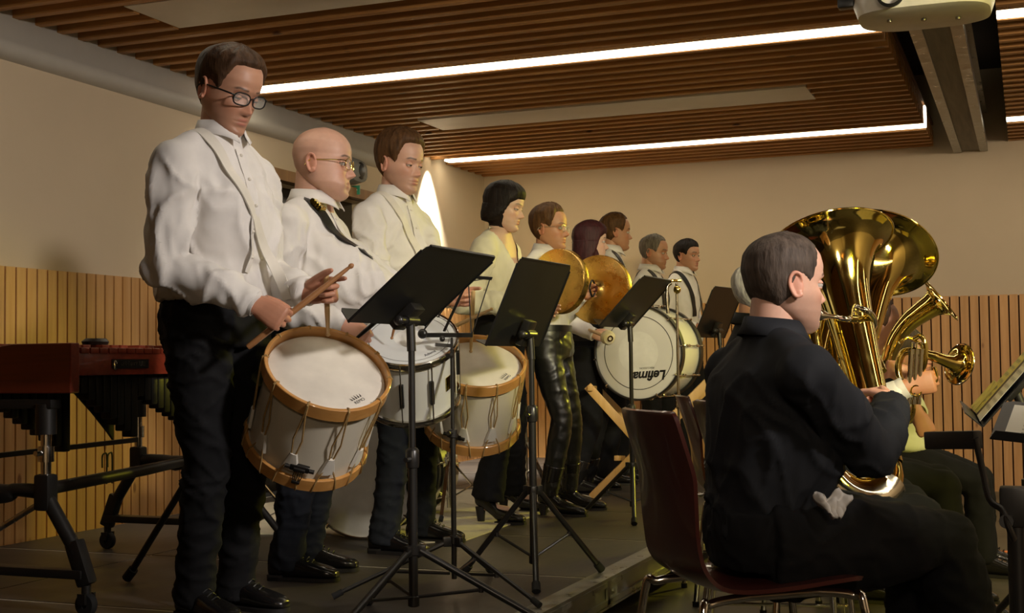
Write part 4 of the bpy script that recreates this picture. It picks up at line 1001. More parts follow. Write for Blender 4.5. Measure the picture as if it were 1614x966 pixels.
# crossed wooden cradle
t = thing('drum_cradle', 'folding stand of crossed yellowish wooden bars under the bass drum', 'stand', S(1015, 778, ZS)); t.location.z = ZS
for k, dD in enumerate((0, .42)):
    D0 = 7.62+dD; dx = 0 if k == 0 else 10
    q = lambda px, py: W(px+dx, py, D0)
    a0 = q(926, 608); b0 = q(1082, 782); b0.z = ZS+.02; a1 = q(1116, 600); b1_ = q(932, 774); b1_.z = ZS+.02
    MB(t.location).bar(a0, b0, .05, .024, FWD, bev=.003).build('cross_bar', m_yframe, t)
    MB(t.location).bar(a1-FWD*.028, b1_-FWD*.028, .05, .024, FWD, bev=.003).build('cross_bar', m_yframe, t)
for py, pxa in ((612, 930), (604, 1112), (722, 972)):
    MB(t.location).bar(W(pxa, py, 7.58), W(pxa+10, py, 8.08), .03, .03, bev=.003).build('rail', m_yframe, t)
MB(t.location).cyl(W(1012, 692, 7.56), W(1022, 690, 8.10), .008, 10).build('pivot_bolt', m_steel, t)
# drum kit drums behind the second and third drummer
nK = (-FWD*.93-RGT*.25).normalized(); cK = W(592, 752, 6.20); cK.z = ZS+.285
bass_drum('white-headed kick drum on the stage behind the bald drummer', axM(cK, nK, RGT), .262, .36, m_chrome, plain('kick_head', (.72, .70, .68), .5), name='kick_drum', claws=8, shell=m_blackm)
nK2 = (-FWD*.86-RGT*.5).normalized(); cK2 = W(640, 742, 7.05)
cK2.z = ZS+.235
bass_drum('smaller drum with dull brown head and chrome rim behind the third drummer', axM(cK2, nK2, RGT), .215, .32, m_chrome, plain('dull_head', (.30, .26, .21), .5), name='floor_drum', claws=8, shell=m_blackm)
# ------------------------------------------------------------------ sticks and beaters
def stick(name, label, cat, a, b, r=.0075, m=m_stick, bead=True, group=None):
    a = V(a); b = V(b); L = (b-a).length; t = MB(); z = (b-a).normalized()
    prof = [(.0005, 0), (r*.8, .001), (r, .006), (r, L*.62), (r*.62, L*.93), (r*.5, L*.955), (r*.78, L*.965), (r*.85, L*.98), (r*.5, L*.995), (.0005, L)]
    t.lathe(prof, (0, 0, 0), (0, 0, 1), 16); o = t.build(name, m); o.matrix_world = axM(a, z, RGT); return tag(o, label, cat, group)
gp = grip_pt(P1['hands'][-1]); ax = (W(545, 408, 3.93)-W(392, 528, 3.86)).normalized()
stick('drumstick', 'brown drumstick raised in the right hand of the foremost drummer', 'drumstick', gp-ax*.13, gp+ax*.27, .0095, m_stickd)
stick('drumstick', 'pale drumstick pointing down at the rim of the foremost field drum', 'drumstick', W(514, 428, 3.97), W(517, 530, 4.08), .0085)
stick('drumstick', 'thin dark stick tip resting on the chrome-rimmed drum', 'drumstick', W(640, 440, 4.6), W(617, 535, 4.66), .0065, m_stickd)
stick('drumstick', 'dark stick held low by the bald drummer', 'drumstick', W(610, 492, 4.5), W(556, 538, 4.6), .008, m_blackm)
stick('drumstick', 'upright drumstick in the left hand of the third drummer', 'drumstick', W(746, 458, 5.18), W(742, 556, 5.28), .0085)
stick('drumstick', 'slanting pale drumstick across the third drummer\'s field drum', 'drumstick', W(690, 527, 5.15), W(777, 486, 5.25), .0085)
t = thing('drum_beater', 'wooden beater with a round pale felt head at the bass drum', 'beater', W(958, 532, 7.5))
z = (dirpx(-.35, -.15, .9)); x, y, z = frame_of(z)
MB().cyl((0, 0, 0), z*.30, .009).build('shaft', m_stick, t)
MB().lathe([(.0005, -.03), (.018, -.03), (.022, -.026), (.035, -.022), (.042, -.010), (.042, .012), (.034, .026), (.008, .03)], (0, 0, 0), z, 28).build('felt_head', cloth('beater_felt', (.62, .55, .40)), t)
MB().lathe([(.010, -.031), (.018, -.031), (.018, -.034), (.010, -.034)], (0, 0, 0), z, 20, closed=True).build('washer', m_brass, t)
# ------------------------------------------------------------------ cymbals
def cymbal(label, c, n, Rr, dep):
    t = thing('hand_cymbal', label, 'cymbal', mat=axM(c, n, RGT), group='crash cymbals')
    pr = [(.009, .022), (.02, .021), (.032, .014), (.042, .006), (.06, .004), (Rr*.8, .001), (Rr-.003, -.002), (Rr, -.006), (Rr+.001, -dep)]
    MB().lathe(pr+[(r-.0018, z-.0018) for r, z in pr[::-1]], n=72, closed=True).build('plate', m_bronze, t)
    MB().lathe([(.0005, .03), (.012, .029), (.018, .026), (.016, .022)], n=24).build('leather_pad', m_maroon, t)
    MB().tube(cr([(0, -.02, .024), (0, -.045, .055), (0, 0, .085), (0, .045, .055), (0, .02, .024)], 5), .006, 8, flat=.4).build('hand_strap', m_black, t)
    return t
cymbal('left bronze cymbal, nearer the viewer, held up by the short-haired person', W(877, 443, 6.72), -FWD*.78-RGT*.58+UPV*.05, .168, .045)
cymbal('right bronze cymbal with a hand gripping its strap', W(941, 456, 6.98), -FWD*.84-RGT*.50+UPV*.08, .185, .04)
# ================================================================== MUSIC STANDS
def tripod(t, hub, foot_r, zhub, zlow, yaw0, r=.011, legs=3):
    """legs splay from the hub sleeve at zhub; braces meet the pole near zlow"""
    for k in range(legs):
        a = yaw0+2*PI*k/legs; d = V((math.cos(a), math.sin(a), 0)); lb = MB()
        lb.tube([V((0, 0, zhub))+d*.022, d*foot_r+V((0, 0, .014))], r, 10)
        lb.box(V((0, 0, zhub))+d*.024, (.03, .018, .034), Matrix.Rotation(a, 3, 'Z'), bev=.004)
        lo = lb.build('leg', m_blackm, t)
        MB().tube([d*(foot_r*.93)+V((0, 0, .014+(zhub-.014)*.07)), d*(foot_r*1.01)+V((0, 0, .010))], [r*1.35, r*1.45], 10).build('rubber_foot', m_rubber, lo)
        mid_ = d*(foot_r*.52)+V((0, 0, zhub*.48))
        MB().tube([V((0, 0, zlow))+d*.016, mid_], .0055, 8).cyl(mid_-V((0, 0, .008)), mid_+V((0, 0, .008)), .008, 8).build('brace', m_blackm, t)
def music_stand(label, base, zc, tilt, yaw, w=.49, hgt=.34, ty=0, lip=.055, fr=.30, hub=.33, pages=None):
    """desk faces local -x (its player); tilt is measured from the horizontal; base lies on the floor"""
    t = thing('music_stand', label, 'music stand', mat=Matrix.Translation(base) @ Matrix.Rotation(yaw, 4, 'Z'), group='black music stands')
    c, s_ = math.cos(tilt), math.sin(tilt); up = V((c, 0, s_)); nr = V((-s_, 0, c)); wy = V((0, 1, 0)); CH = V((0, 0, zc))-up*.105; CH.x = -.035*s_; C0 = CH+up*.105
    Md = basis(C0+nr*.012, wy, up, wy.cross(up))
    q = .022; hw, hh = w/2, hgt/2
    ol = [(-hw, -hh), (hw, -hh), (hw, hh-q), (hw-q*.3, hh-q*.3), (hw-q, hh), (-hw+q, hh), (-hw+q*.3, hh-q*.3), (-hw, hh-q)]
    dk = MB().slab(ol, -.0025, Md); 
    for a, b in (((hw, -hh), (hw, hh-q)), ((-hw, -hh), (-hw, hh-q)), ((-hw+q, hh), (hw-q, hh))): dk.bar(Md @ V((*a, -.001)), Md @ V((*b, -.001)), .006, .008, nr)
    dk.build('desk', m_black, t, angle=30)
    lp = C0+nr*.012-up*hh
    lo = [(-hw, 0), (-hw+.006, lip-.012), (-hw+.02, lip), (hw-.02, lip), (hw-.006, lip-.012), (hw, 0)]
    MB().slab(lo, .0025, basis(lp, wy, nr, wy.cross(nr))).build('lip', m_black, t, angle=30)
    CD = C0; C0 = CH
    hb = MB(); hb.box(C0-nr*.012, (.03, .07, .10), Matrix((nr, wy, up)).transposed(), bev=.006); hb.cyl(C0-nr*.03-wy*.035, C0-nr*.03+wy*.035, .017, 14)
    hb.cyl(C0-nr*.035-V((0, 0, .09)), C0-nr*.03, .014, 12); hb.build('tilt_hinge', m_blackm, t)
    kn = MB(); kn.cyl(C0-nr*.03-wy*.035, C0-nr*.03-wy*.07, .012, 10); kn.ell(C0-nr*.03-wy*.075, (.016, .012, .016)); kn.build('knob', m_blackm, t)
    X0 = C0-nr*.035
    pl = MB(); zt = X0.z-.08
    pl.tube([V((0, 0, .06)), V((0, 0, zhub_ := hub+.28))], .0145, 14); pl.tube([V((0, 0, zhub_)), V((0, 0, zt-.05)), V((X0.x, 0, zt))], [.0105, .0105, .0105], 12)
    po = pl.build('pole', m_blackm, t)
    MB().lathe([(.0105, 0), (.019, .004), (.021, .02), (.021, .055), (.017, .062), (.0105, .066)], (0, 0, zhub_-.03)).build('clamp_collar', m_blackm, t)
    MB().lathe([(.0145, 0), (.02, .003), (.02, .03), (.0145, .033)], (0, 0, hub-.015)).build('hub_collar', m_blackm, t); MB().lathe([(.0145, 0), (.018, .003), (.018, .03), (.0145, .033)], (0, 0, .06)).build('hub_collar', m_blackm, t)
    MB().cyl((0, -.018, zhub_), (0, -.045, zhub_), .008, 8).build('clamp_screw', m_blackm, t)
    tripod(t, None, fr, hub, .09, ty)
    return t, Md
def onstage(px, D, z=ZS):
    p = W(px, 600, D); p.z = z; return p
music_stand('black music stand nearest the viewer, desk tilted over the two left drums', onstage(649, 4.05), 1.225-ZS, R(39), R(-2), ty=R(20), fr=.40, hub=.23)
music_stand('black music stand in front of the cymbal player, desk nearly upright', onstage(838, 4.88), 1.215-ZS, R(66), R(-3), ty=R(-65))
music_stand('black music stand in front of the bass drum, desk tilted back', onstage(995, 6.75), 1.295-ZS, R(46), R(-3), ty=R(50), hub=.27)
music_stand('black music stand partly behind the seated player\'s shoulder, near the back wall', onstage(1136, 8.3), 1.30-ZS, R(66), R(-10), ty=R(10))
# folding wire stand
t = thing('folding_music_stand', 'thin folding wire music stand between two solid black music stands', 'music stand', onstage(713, 4.62))
D = 4.62
def w_(px, py, d=0): return W(px, py, D+d)-t.location
MB().tube([V((0, 0, .05)), V((0, 0, .55))], .0095, 12).tube([V((0, 0, .5)), V((0, 0, .85))], .007, 10).tube([V((0, 0, .8)), w_(712, 545), w_(712, 532)], .005, 8).build('pole', m_blackm, t)
tripod(t, None, .42, .18, .07, R(-25), .008)
MB().lathe([(.007, 0), (.016, .004), (.016, .03), (.007, .034)], (0, 0, .54)).cyl((0, -.012, .56), (0, -.04, .56), .008, 8).lathe([(.0095, 0), (.015, .003), (.015, .03), (.0095, .033)], (0, 0, .17)).cyl((0, -.01, .83), (0, -.035, .83), .009, 8).build('clamp_collar', m_blackm, t)
dk = MB()
dk.bar(w_(664, 528), w_(745, 528, .08), .016, .004, (0, 1, .2)); dk.bar(w_(742, 436, -.02), w_(775, 439, .06), .012, .004, (0, 1, .2)); dk.bar(w_(700, 522, .03), w_(739, 437, -.02), .012, .004)
dk.bar(w_(748, 442, -.02), w_(774, 438, .06), .008, .003)
dk.bar(w_(686, 543, .02), w_(712, 545, .03), .02, .012)
for a, b in (((666, 523), (728, 445)), ((668, 522), (681, 487)), ((692, 478), (692, 500)), ((681, 487), (690, 500)), ((744, 527), (772, 440)), ((738, 440), (743, 525)), ((690, 500), (726, 450))):
    dk.tube([w_(*a), w_(*b)], .0022, 6)
dk.build('wire_desk', m_blackm, t); MB().ell(w_(666, 526), (.018, .014, .018)).build('knob', m_blackm, t); MB().ell(w_(697, 534), (.010,)*3).build('knob', m_blackm, t)
# chrome pole with a hooked second tube
t = thing('chrome_pole_stand', 'slim chrome pole with small cross handle rising in front of the bass drum', 'stand', onstage(1069, 6.9))
top = W(1067, 446, 6.9)-t.location
MB().tube([V((0, 0, .0)), V((0, 0, top.z))], .0075, 12).build('pole', m_silver, t)
MB().bar(top+RGT*-.035+V((0, 0, .012)), top+RGT*.022+V((0, 0, .012)), .016, .016, bev=.003).ell(top-V((0, 0, .035)), (.02, .02, .022)).build('cross_handle', m_brass, t)
MB().tube(cr([top+RGT*-.03, top+RGT*-.05-V((0, 0, .02)), top+RGT*-.055-V((0, 0, .08)), top+RGT*-.05-V((0, 0, .16))], 5), .009, 10).build('side_tube', m_silver, t)
MB().lathe([(.0075, 0), (.013, .004), (.013, .045), (.0075, .05)], (0, 0, .55)).lathe([(.09, 0), (.09, .006), (.02, .014), (.008, .03)], (0, 0, 0)).build('base', m_silver, t)
# ------------------------------------------------------------------ sheet music stands at the right
def sheet_stand(label, c, w, up, W_, H_, zf, books, lp_=.06):
    """c desk centre, w width direction, up desk direction (unit); papers on the far-right face n = w x up"""
    w = V(w).normalized(); up = V(up); up = (up-w*up.dot(w)).normalized(); n = w.cross(up)
    t = thing('music_stand', label, 'music stand', V((c.x, c.y, zf))); c = c-t.location; Md = basis(c, w, up, n)
    dk = MB().slab([(-W_/2, -H_/2), (W_/2, -H_/2), (W_/2, H_/2-.02), (W_/2-.02, H_/2), (-W_/2+.02, H_/2), (-W_/2, H_/2-.02)], -.003, Md)
    dk.build('desk', m_black, t); MB().slab([(-W_/2, 0), (W_/2, 0), (W_/2-.01, lp_), (-W_/2+.01, lp_)], .003, basis(c-up*(H_/2), w, n, w.cross(n))).build('lip', m_black, t)
    pp = c-n*.06
    MB().box(c-n*.02, (.03, .05, .08), Matrix((n, w, up)).transposed(), bev=.005).cyl(c-n*.02, pp-V((0, 0, .06)), .014, 10).build('tilt_hinge', m_blackm, t)
    bx = V((pp.x, pp.y, 0)); pl = MB().tube([bx+V((0, 0, .06)), bx+V((0, 0, .62))], .0145, 12).tube([bx+V((0, 0, .6)), V((pp.x, pp.y, pp.z-.05))], .011, 12); pl.build('pole', m_blackm, t)
    MB().lathe([(.011, 0), (.02, .004), (.02, .05), (.011, .055)], bx+V((0, 0, .59))).build('clamp_collar', m_blackm, t)
    for k in range(3):
        a = k*2*PI/3+.5; d = V((math.cos(a), math.sin(a), 0))
        MB().tube([bx+d*.02+V((0, 0, .34)), bx+d*.32+V((0, 0, .012))], .011, 10).build('leg', m_blackm, t)
        MB().tube([bx+d*.016+V((0, 0, .09)), bx+d*.17+V((0, 0, .17))], .0055, 8).build('brace', m_blackm, t)
    return Md @ Matrix.Identity(4), t
def sheet(name, label, cat, Mw, x0, x1, y0, y1, z, th, m, lines=False, group=None):
    b = MB().box(((x0+x1)/2, (y0+y1)/2, z+th/2), (x1-x0, y1-y0, th), bev=min(.001, th*.3)); ms = [m, m_ink]
    if lines:
        for i in range(8):
            yy = y1-.03-i*(y1-y0-.05)/8
            for j in range(5): b.box(((x0+x1)/2, yy-j*.0018, z+th+.0002), ((x1-x0)*.86, .0004, .0002), mat=1)
            for j in range(12): b.box((x0+(x1-x0)*(.1+.068*j), yy-.003-.002*((j*7+i*3) % 4), z+th+.0003), (.0022, .0018, .0003), mat=1); b.box((x0+(x1-x0)*(.1+.068*j)+.001, yy+.001, z+th+.0003), (.0004, .008, .0003), mat=1)
    o = b.build(name, ms, None, smooth=False); o.matrix_world = Mw; return tag(o, label, cat, group)
m_ink = plain('ink', (.22, .21, .18), .7)
cA = W(1591, 606, 3.9); wA = (-FWD*.96-RGT*.30); uA = RGT*.65+UPV*.76
MA, tA = sheet_stand('music stand at the right edge holding a yellow booklet and white sheets', cA, wA, uA, .52, .27, 0, None)
MA = Matrix.Translation(tA.location) @ MA
m_ybook = plain('yellowed_booklet', (.74, .66, .18), .6, var=.08); m_bpage = plain('brown_card', (.09, .06, .035), .6)
sheet('booklet', 'open yellowish booklet on the music stand at the right edge', 'booklet', MA, -.25, -.07, -.13, .13, .001, .012, m_ybook, True)
sheet('booklet', 'small yellow booklet lying over the lower corner of the larger one', 'booklet', MA, -.258, -.15, -.13, -.02, .0135, .010, m_ybook)
sheet('folder', 'dark brown folder between the yellow booklet and the white sheet', 'folder', MA, -.065, .03, -.13, .135, .001, .010, m_bpage)
sheet('sheet_music', 'white sheet of music on the music stand at the right edge', 'sheet music', MA, .02, .22, -.13, .13, .0115, .001, m_paper, True)
_u = (RGT*.43+UPV*.17+FWD*.9).normalized(); _w = (RGT-_u*RGT.dot(_u)).normalized(); cB_ = W(1560, 690, 2.75)+_w*.26+_u*.17
MB_, tB = sheet_stand('low dark music stand cut off by the right edge, holding a pale sheet', cB_, _w, _u, .52, .34, 0, None, .018)
MB_ = Matrix.Translation(tB.location) @ MB_
sheet('sheet_music', 'pale greenish sheet of music on the low stand cut off by the right edge', 'sheet music', MB_, -.235, .22, -.155, .13, .001, .001, m_paper, True)
# bent arm with black pad and clamp at the lower right
t = thing('equipment_stand', 'black padded bar on a bent metal arm with clamp, lower right', 'stand', V((W(1600, 800, 2.5).x, W(1600, 800, 2.5).y, 0))); e_ = lambda px, py, d: W(px, py, d)-t.location
MB(  ).bar(e_(1463, 694, 2.62), e_(1542, 693, 2.5), .024, .035, UPV, bev=.004).build('padded_bar', m_black, t)
MB().tube(cr([e_(1537, 690, 2.5), e_(1548, 738, 2.5), e_(1560, 787, 2.48), e_(1580, 804, 2.46), e_(1590, 830, 2.44), e_(1598, 850, 2.44)], 5), .0105, 10, flat=.6).build('bent_arm', m_gun, t)
MB().box(e_(1602, 798, 2.5), (.06, .05, .075), bev=.006).cyl(e_(1586, 822, 2.44), e_(1588, 822, 2.5), .013, 14).build('clamp', m_gun, t)
fe = e_(1602, 800, 2.5); MB().tube([fe, V((fe.x, fe.y, .02))], .018, 12).build('post', m_blackm, t)
for k in range(3):
    a = k*2*PI/3+.9; d = V((math.cos(a), math.sin(a), 0)); MB().tube([V((fe.x, fe.y, .3)), V((fe.x, fe.y, .015))+d*.32], .012, 10).build('leg', m_blackm, t)
o = MB().slab([(-.10, -.06), (.16, -.05), (.14, .09), (-.02, .07)], .004).build('orange_card', plain('orange_card', (.85, .22, .04), .7), smooth=False); o.location = S(1570, 872, 0)+V((0, 0, .001)); tag(o, 'bright orange card lying on the hall floor at the right', 'card')
# ================================================================== CHAIRS
def chair(label, M, group='maroon plywood chairs with chrome legs'):
    """faces local +x; seat height .45"""
    t = thing('stacking_chair', label, 'chair', mat=M, group=group)
    prof = [(.215, .438, .34), (.20, .452, .40), (.12, .448, .42), (.0, .438, .425), (-.10, .435, .42), (-.16, .445, .41), (-.195, .48, .395), (-.212, .54, .38), (-.228, .62, .39), (-.250, .71, .40), (-.275, .79, .40), (-.292, .845, .39), (-.296, .857, .36)]
    P = cr([(a, b, c) for a, b, c in prof], 4); n = 13; rows = []
    for i, (x, z, w) in enumerate(P):
        T = (P[min(i+1, len(P)-1)]-P[max(i-1, 0)]); nx, nz = -T[1], T[0]; L_ = math.hypot(nx, nz)+1e-9; nx /= L_; nz /= L_
        up = min(1, max(0, (z-.5)/.2)); row = []
        for k in range(n):
            u = -1+2*k/(n-1); cup = (.028*up+.010*(1-up))*u*u
            row.append((V((x+ (cup if up > 0 else 0)*up*1.0, u*w/2, z+cup*(1-up))), V((nx, 0, nz))))
        rows.append(row)
    sh = MB(); th = .010
    a = [p for r in rows for p, _ in r]; b = [p+q*th for r in rows for p, q in r]; m_ = len(rows); N = len(a)
    fs = []
    for i in range(m_-1):
        for k in range(n-1):
            q = i*n+k; fs += [(q, q+1, q+n+1, q+n), (N+q, N+q+n, N+q+n+1, N+q+1)]
    bd_ = [k for k in range(n)]+[i*n+n-1 for i in range(1, m_)]+[(m_-1)*n+k for k in range(n-2, -1, -1)]+[i*n for i in range(m_-2, 0, -1)]
    for q0, q1 in zip(bd_, bd_[1:]+bd_[:1]): fs.append((q0, q1, N+q1, N+q0))
    sh.add(a+b, fs); sh.build('seat_shell', m_maroon, t, angle=50)
    for s_ in (1, -1):
        MB().tube(cr([(.24, s_*.225, .012), (.205, s_*.205, .38), (.185, s_*.18, .415), (.10, s_*.165, .425)], 6), .011, 12).build('leg', m_chrome, t)
        MB().tube(cr([(-.26, s_*.225, .012), (-.215, s_*.205, .38), (-.185, s_*.18, .412), (-.08, s_*.165, .422)], 6), .011, 12).build('leg', m_chrome, t)
        MB().tube([(.10, s_*.165, .425), (-.08, s_*.165, .422)], .011, 12).build('side_tube', m_chrome, t)
        MB().tube([(.226, s_*.216, .16), (-.240, s_*.216, .16)], .006, 8).build('stretcher', m_chrome, t)
        for x in (.24, -.26): MB().cyl((x, s_*.225, 0), (x, s_*.225, .02), .014, 10).build('rubber_foot', m_rubber, t)
    for x in (.09, -.07): MB().tube([(x, -.165, .423), (x, .165, .423)], .009, 10).build('cross_tube', m_chrome, t)
    return t
def chairM(px, D, yaw, z=0):
    p = W(px, 700, D); return Matrix.Translation((p.x, p.y, z)) @ Matrix.Rotation(yaw, 4, 'Z') @ Matrix.Diagonal((1, 1, 1.03, 1))
chair('maroon plywood chair carrying the tuba player in black', chairM(1180, 3.34, R(35)))
chair('empty maroon plywood chair half hidden behind the seated tuba player', chairM(1268, 3.98, R(40)))
# ================================================================== MARIMBA
mk = W(118, 560, 4.32); md = (V((0, 1, 0))).normalized(); mp = V((-md.y, md.x, 0))      # long axis, and depth axis pointing left/away
t = thing('marimba', 'marimba with red wooden end and black resonators, left behind the foremost drummer', 'marimba', V((mk.x, mk.y, ZS)))
o_ = t.location; ZT = .885; LL = 1.30
def q_(x, y, z): return md*x+mp*y+V((0, 0, z))
RM = Matrix((md, mp, V((0, 0, 1)))).transposed()
ol = [(-.02, ZT-.165), (.80, ZT-.165), (.84, ZT-.13), (.84, ZT-.07), (.62, ZT-.045), (.22, ZT), (-.02, ZT)]
eb = MB(); eb.add([q_(-.045, y, z) for y, z in ol]+[q_(0, y, z) for y, z in ol], [tuple(range(7)), tuple(range(7, 14))[::-1]]+[(k, (k+1) % 7, 7+(k+1) % 7, 7+k) for k in range(7)])
eo = eb.build('end_panel', m_rose, t, smooth=False)
bv = eo.modifiers.new('b', 'BEVEL'); bv.width = .004; bv.segments = 2
MB().add([q_(x, y, z) for x in (LL, LL+.04) for y, z in ((0, ZT-.13), (.78, ZT-.13), (.78, ZT-.02), (0, ZT-.02))], [(0, 1, 2, 3), (7, 6, 5, 4), (0, 4, 5, 1), (1, 5, 6, 2), (2, 6, 7, 3), (3, 7, 4, 0)]).build('end_panel', m_rose, t, smooth=False)
for y0, y1_, zz in ((0.0, 0.0, ZT-.070), (.36, .20, ZT-.07), (.80, .74, ZT-.07)):
    MB().bar(q_(0, y0, zz), q_(LL, y1_, zz), .075, .022, mp, bev=.003).build('rail', m_rose, t)
for row in range(2):
    nk = 26
    for k in range(nk):
        x = .035+k*(LL-.06)/nk; f = k/nk; L_ = (.40-.20*f)
        if row and k % 7 in (2, 6): continue
        y0 = (.0-.015) if not row else .30-.12*f+.03
        MB().box(q_(x, y0+L_/2, ZT-.025+row*.018), ((LL-.06)/nk*.86, L_, .02), RM, bev=.003).build('key', m_rose, t)
def bank(name, y0, y1_, fn, n=30):
    for k in range(n):
        x = .02+k*(LL-.02)/n; L_ = fn(k/n); y = y0+(y1_-y0)*k/n
        if L_ <= 0: continue
        MB().box(q_(x, y, ZT-.108-L_/2), ((LL-.02)/n*.93, .045, L_), RM, bev=.006).build(name, m_gun, t)
bank('resonator', .06, .05, lambda f: (.03+.78*max(0, f-.02)) if f < .27 else (.065+.54*(f-.27)), 34)
bank('resonator', .44, .26, lambda f: (.06+.75*f) if f < .30 else .05+.12*(f-.3), 34)
MB().add([q_(x, .12, z) for x, z in ((.08, ZT-.12), (.35, ZT-.12), (.35, ZT-.34), (.32, ZT-.31), (.24, ZT-.24), (.15, ZT-.17), (.08, ZT-.14))]+[q_(x, .13, z) for x, z in ((.08, ZT-.12), (.35, ZT-.12), (.35, ZT-.34), (.32, ZT-.31), (.24, ZT-.24), (.15, ZT-.17), (.08, ZT-.14))], [tuple(range(7)), tuple(range(7, 14))[::-1]]+[(k, (k+1) % 7, 7+(k+1) % 7, 7+k) for k in range(7)]).build('resonator_panel', m_gun, t, smooth=False)
npl = MB(); Mn = basis(q_(.27, -.0135, ZT-.070), md, V((0, 0, 1)), -mp)
npl.slab([(-.10, -.016), (.10, -.016), (.10, .016), (-.10, .016)], .002, Mn); no = npl.build('name_plate', m_blackm, t, smooth=False)
tx = text_mesh('BERGERAULT', .024, Mn @ Matrix.Translation((.018, 0, .0022)), .0004); tx.ell(Mn @ V((-.085, -.004, .003)), (.010, .003, .017), RM); tx.build('lettering', m_silver, no, smooth=False)
# frame
def E(x, y, z): return q_(x, y, z)
for x in (-.02, LL):
    yw = .84 if x < 0 else .80; ya = .10 if x < 0 else .34
    MB().bar(E(x, ya-.04, ZT-.20), E(x, yw-.02, ZT-.20), .05, .03, bev=.005).build('frame_beam', m_gun, t)
    for y in (ya, yw-.06):
        lg = MB(); lg.cyl(E(x, y, ZT-.20), E(x, y, ZT-.30), .034, 14).build('leg_socket', m_gun, t)
        MB().cyl(E(x, y, ZT-.45), E(x, y, ZT-.22), .017, 14).build('leg_tube', m_chrome, t)
        MB().cyl(E(x, y, ZT-.39), E(x, y, ZT-.34), .026, 14).cyl(E(x-.02, y, ZT-.36), E(x-.05, y, ZT-.36), .009, 8).build('height_clamp', m_chrome, t)
        sgn = -1 if y < .4 else 1
        MB().bar(E(x, y, ZT-.43), E(x, y, ZT-.55), .055, .06, mp, bev=.012).tube([E(x, y, ZT-.50), E(x, y+sgn*.13, .20)], .024, 12).bar(E(x, y+sgn*.115, .24), E(x, y+sgn*.17, .10), .045, .055, mp, bev=.01).build('leg', m_gun, t)
        yy = y+sgn*.165
        MB().cyl(E(x, yy, .055), E(x, yy, .10), .016, 10).bar(E(x-.022, yy, .04), E(x-.022, yy, .075), .01, .03, mp).bar(E(x+.022, yy, .04), E(x+.022, yy, .075), .01, .03, mp).build('caster_fork', m_gun, t)
        MB().lathe([(.012, -.014), (.034, -.014), (.038, -.009), (.038, .009), (.034, .014), (.012, .014)], E(x, yy, .038), md, 24, closed=True).build('wheel', m_rubber, t)
    MB().bar(E(x, ya-.165, .135), E(x, yw+.105, .135), .06, .03, V((0, 0, 1)), bev=.006).build('foot_beam', m_gun, t)
    MB().tube([E(x, ya+.03, ZT-.53), E(x, yw*.6, .16)], .010, 10).build('diagonal_brace', m_steel, t)
    MB().tube(cr([E(x, ya, ZT-.49), E(x, ya+.12, ZT-.485), E(x, ya+.20, ZT-.50), E(x, yw-.16, ZT-.485), E(x, yw-.06, ZT-.49)], 6), [.026, .022, .034, .022, .026], 14).build('cross_beam', m_gun, t)
MB().tube([E(-.02, .10, ZT-.48), E(LL*.5, .20, ZT-.47), E(LL, .34, ZT-.46)], [.021, .021, .017], 14).build('long_beam', m_gun, t)
for x in (.35, .38): MB().tube(cr([E(x, .17, ZT-.44), E(x, .17, ZT-.40), E(x+.012, .17, ZT-.39), E(x+.024, .17, ZT-.40), E(x+.024, .17, ZT-.50)], 4), .003, 6).build('hook', m_gun, t)
MB().bar(E(0, .76, ZT-.42), E(LL, .74, ZT-.40), .02, .02).build('rear_rail', m_gun, t)
# things lying on the marimba
o = MB().loft([(V((0, 0, 0)), V((1, 0, 0)), V((0, 1, 0)), .055, .03), (V((0, 0, .012)), V((1, 0, 0)), V((0, 1, 0)), .06, .032), (V((0.004, 0, .024)), V((1, 0, 0)), V((0, 1, 0)), .045, .024)], 24, p=3).build('black_case', m_black); o.location = o_+q_(.52, .34, ZT+.004); o.rotation_euler = (0, 0, math.atan2(md.y, md.x)); tag(o, 'small black case lying on the marimba keys', 'case')
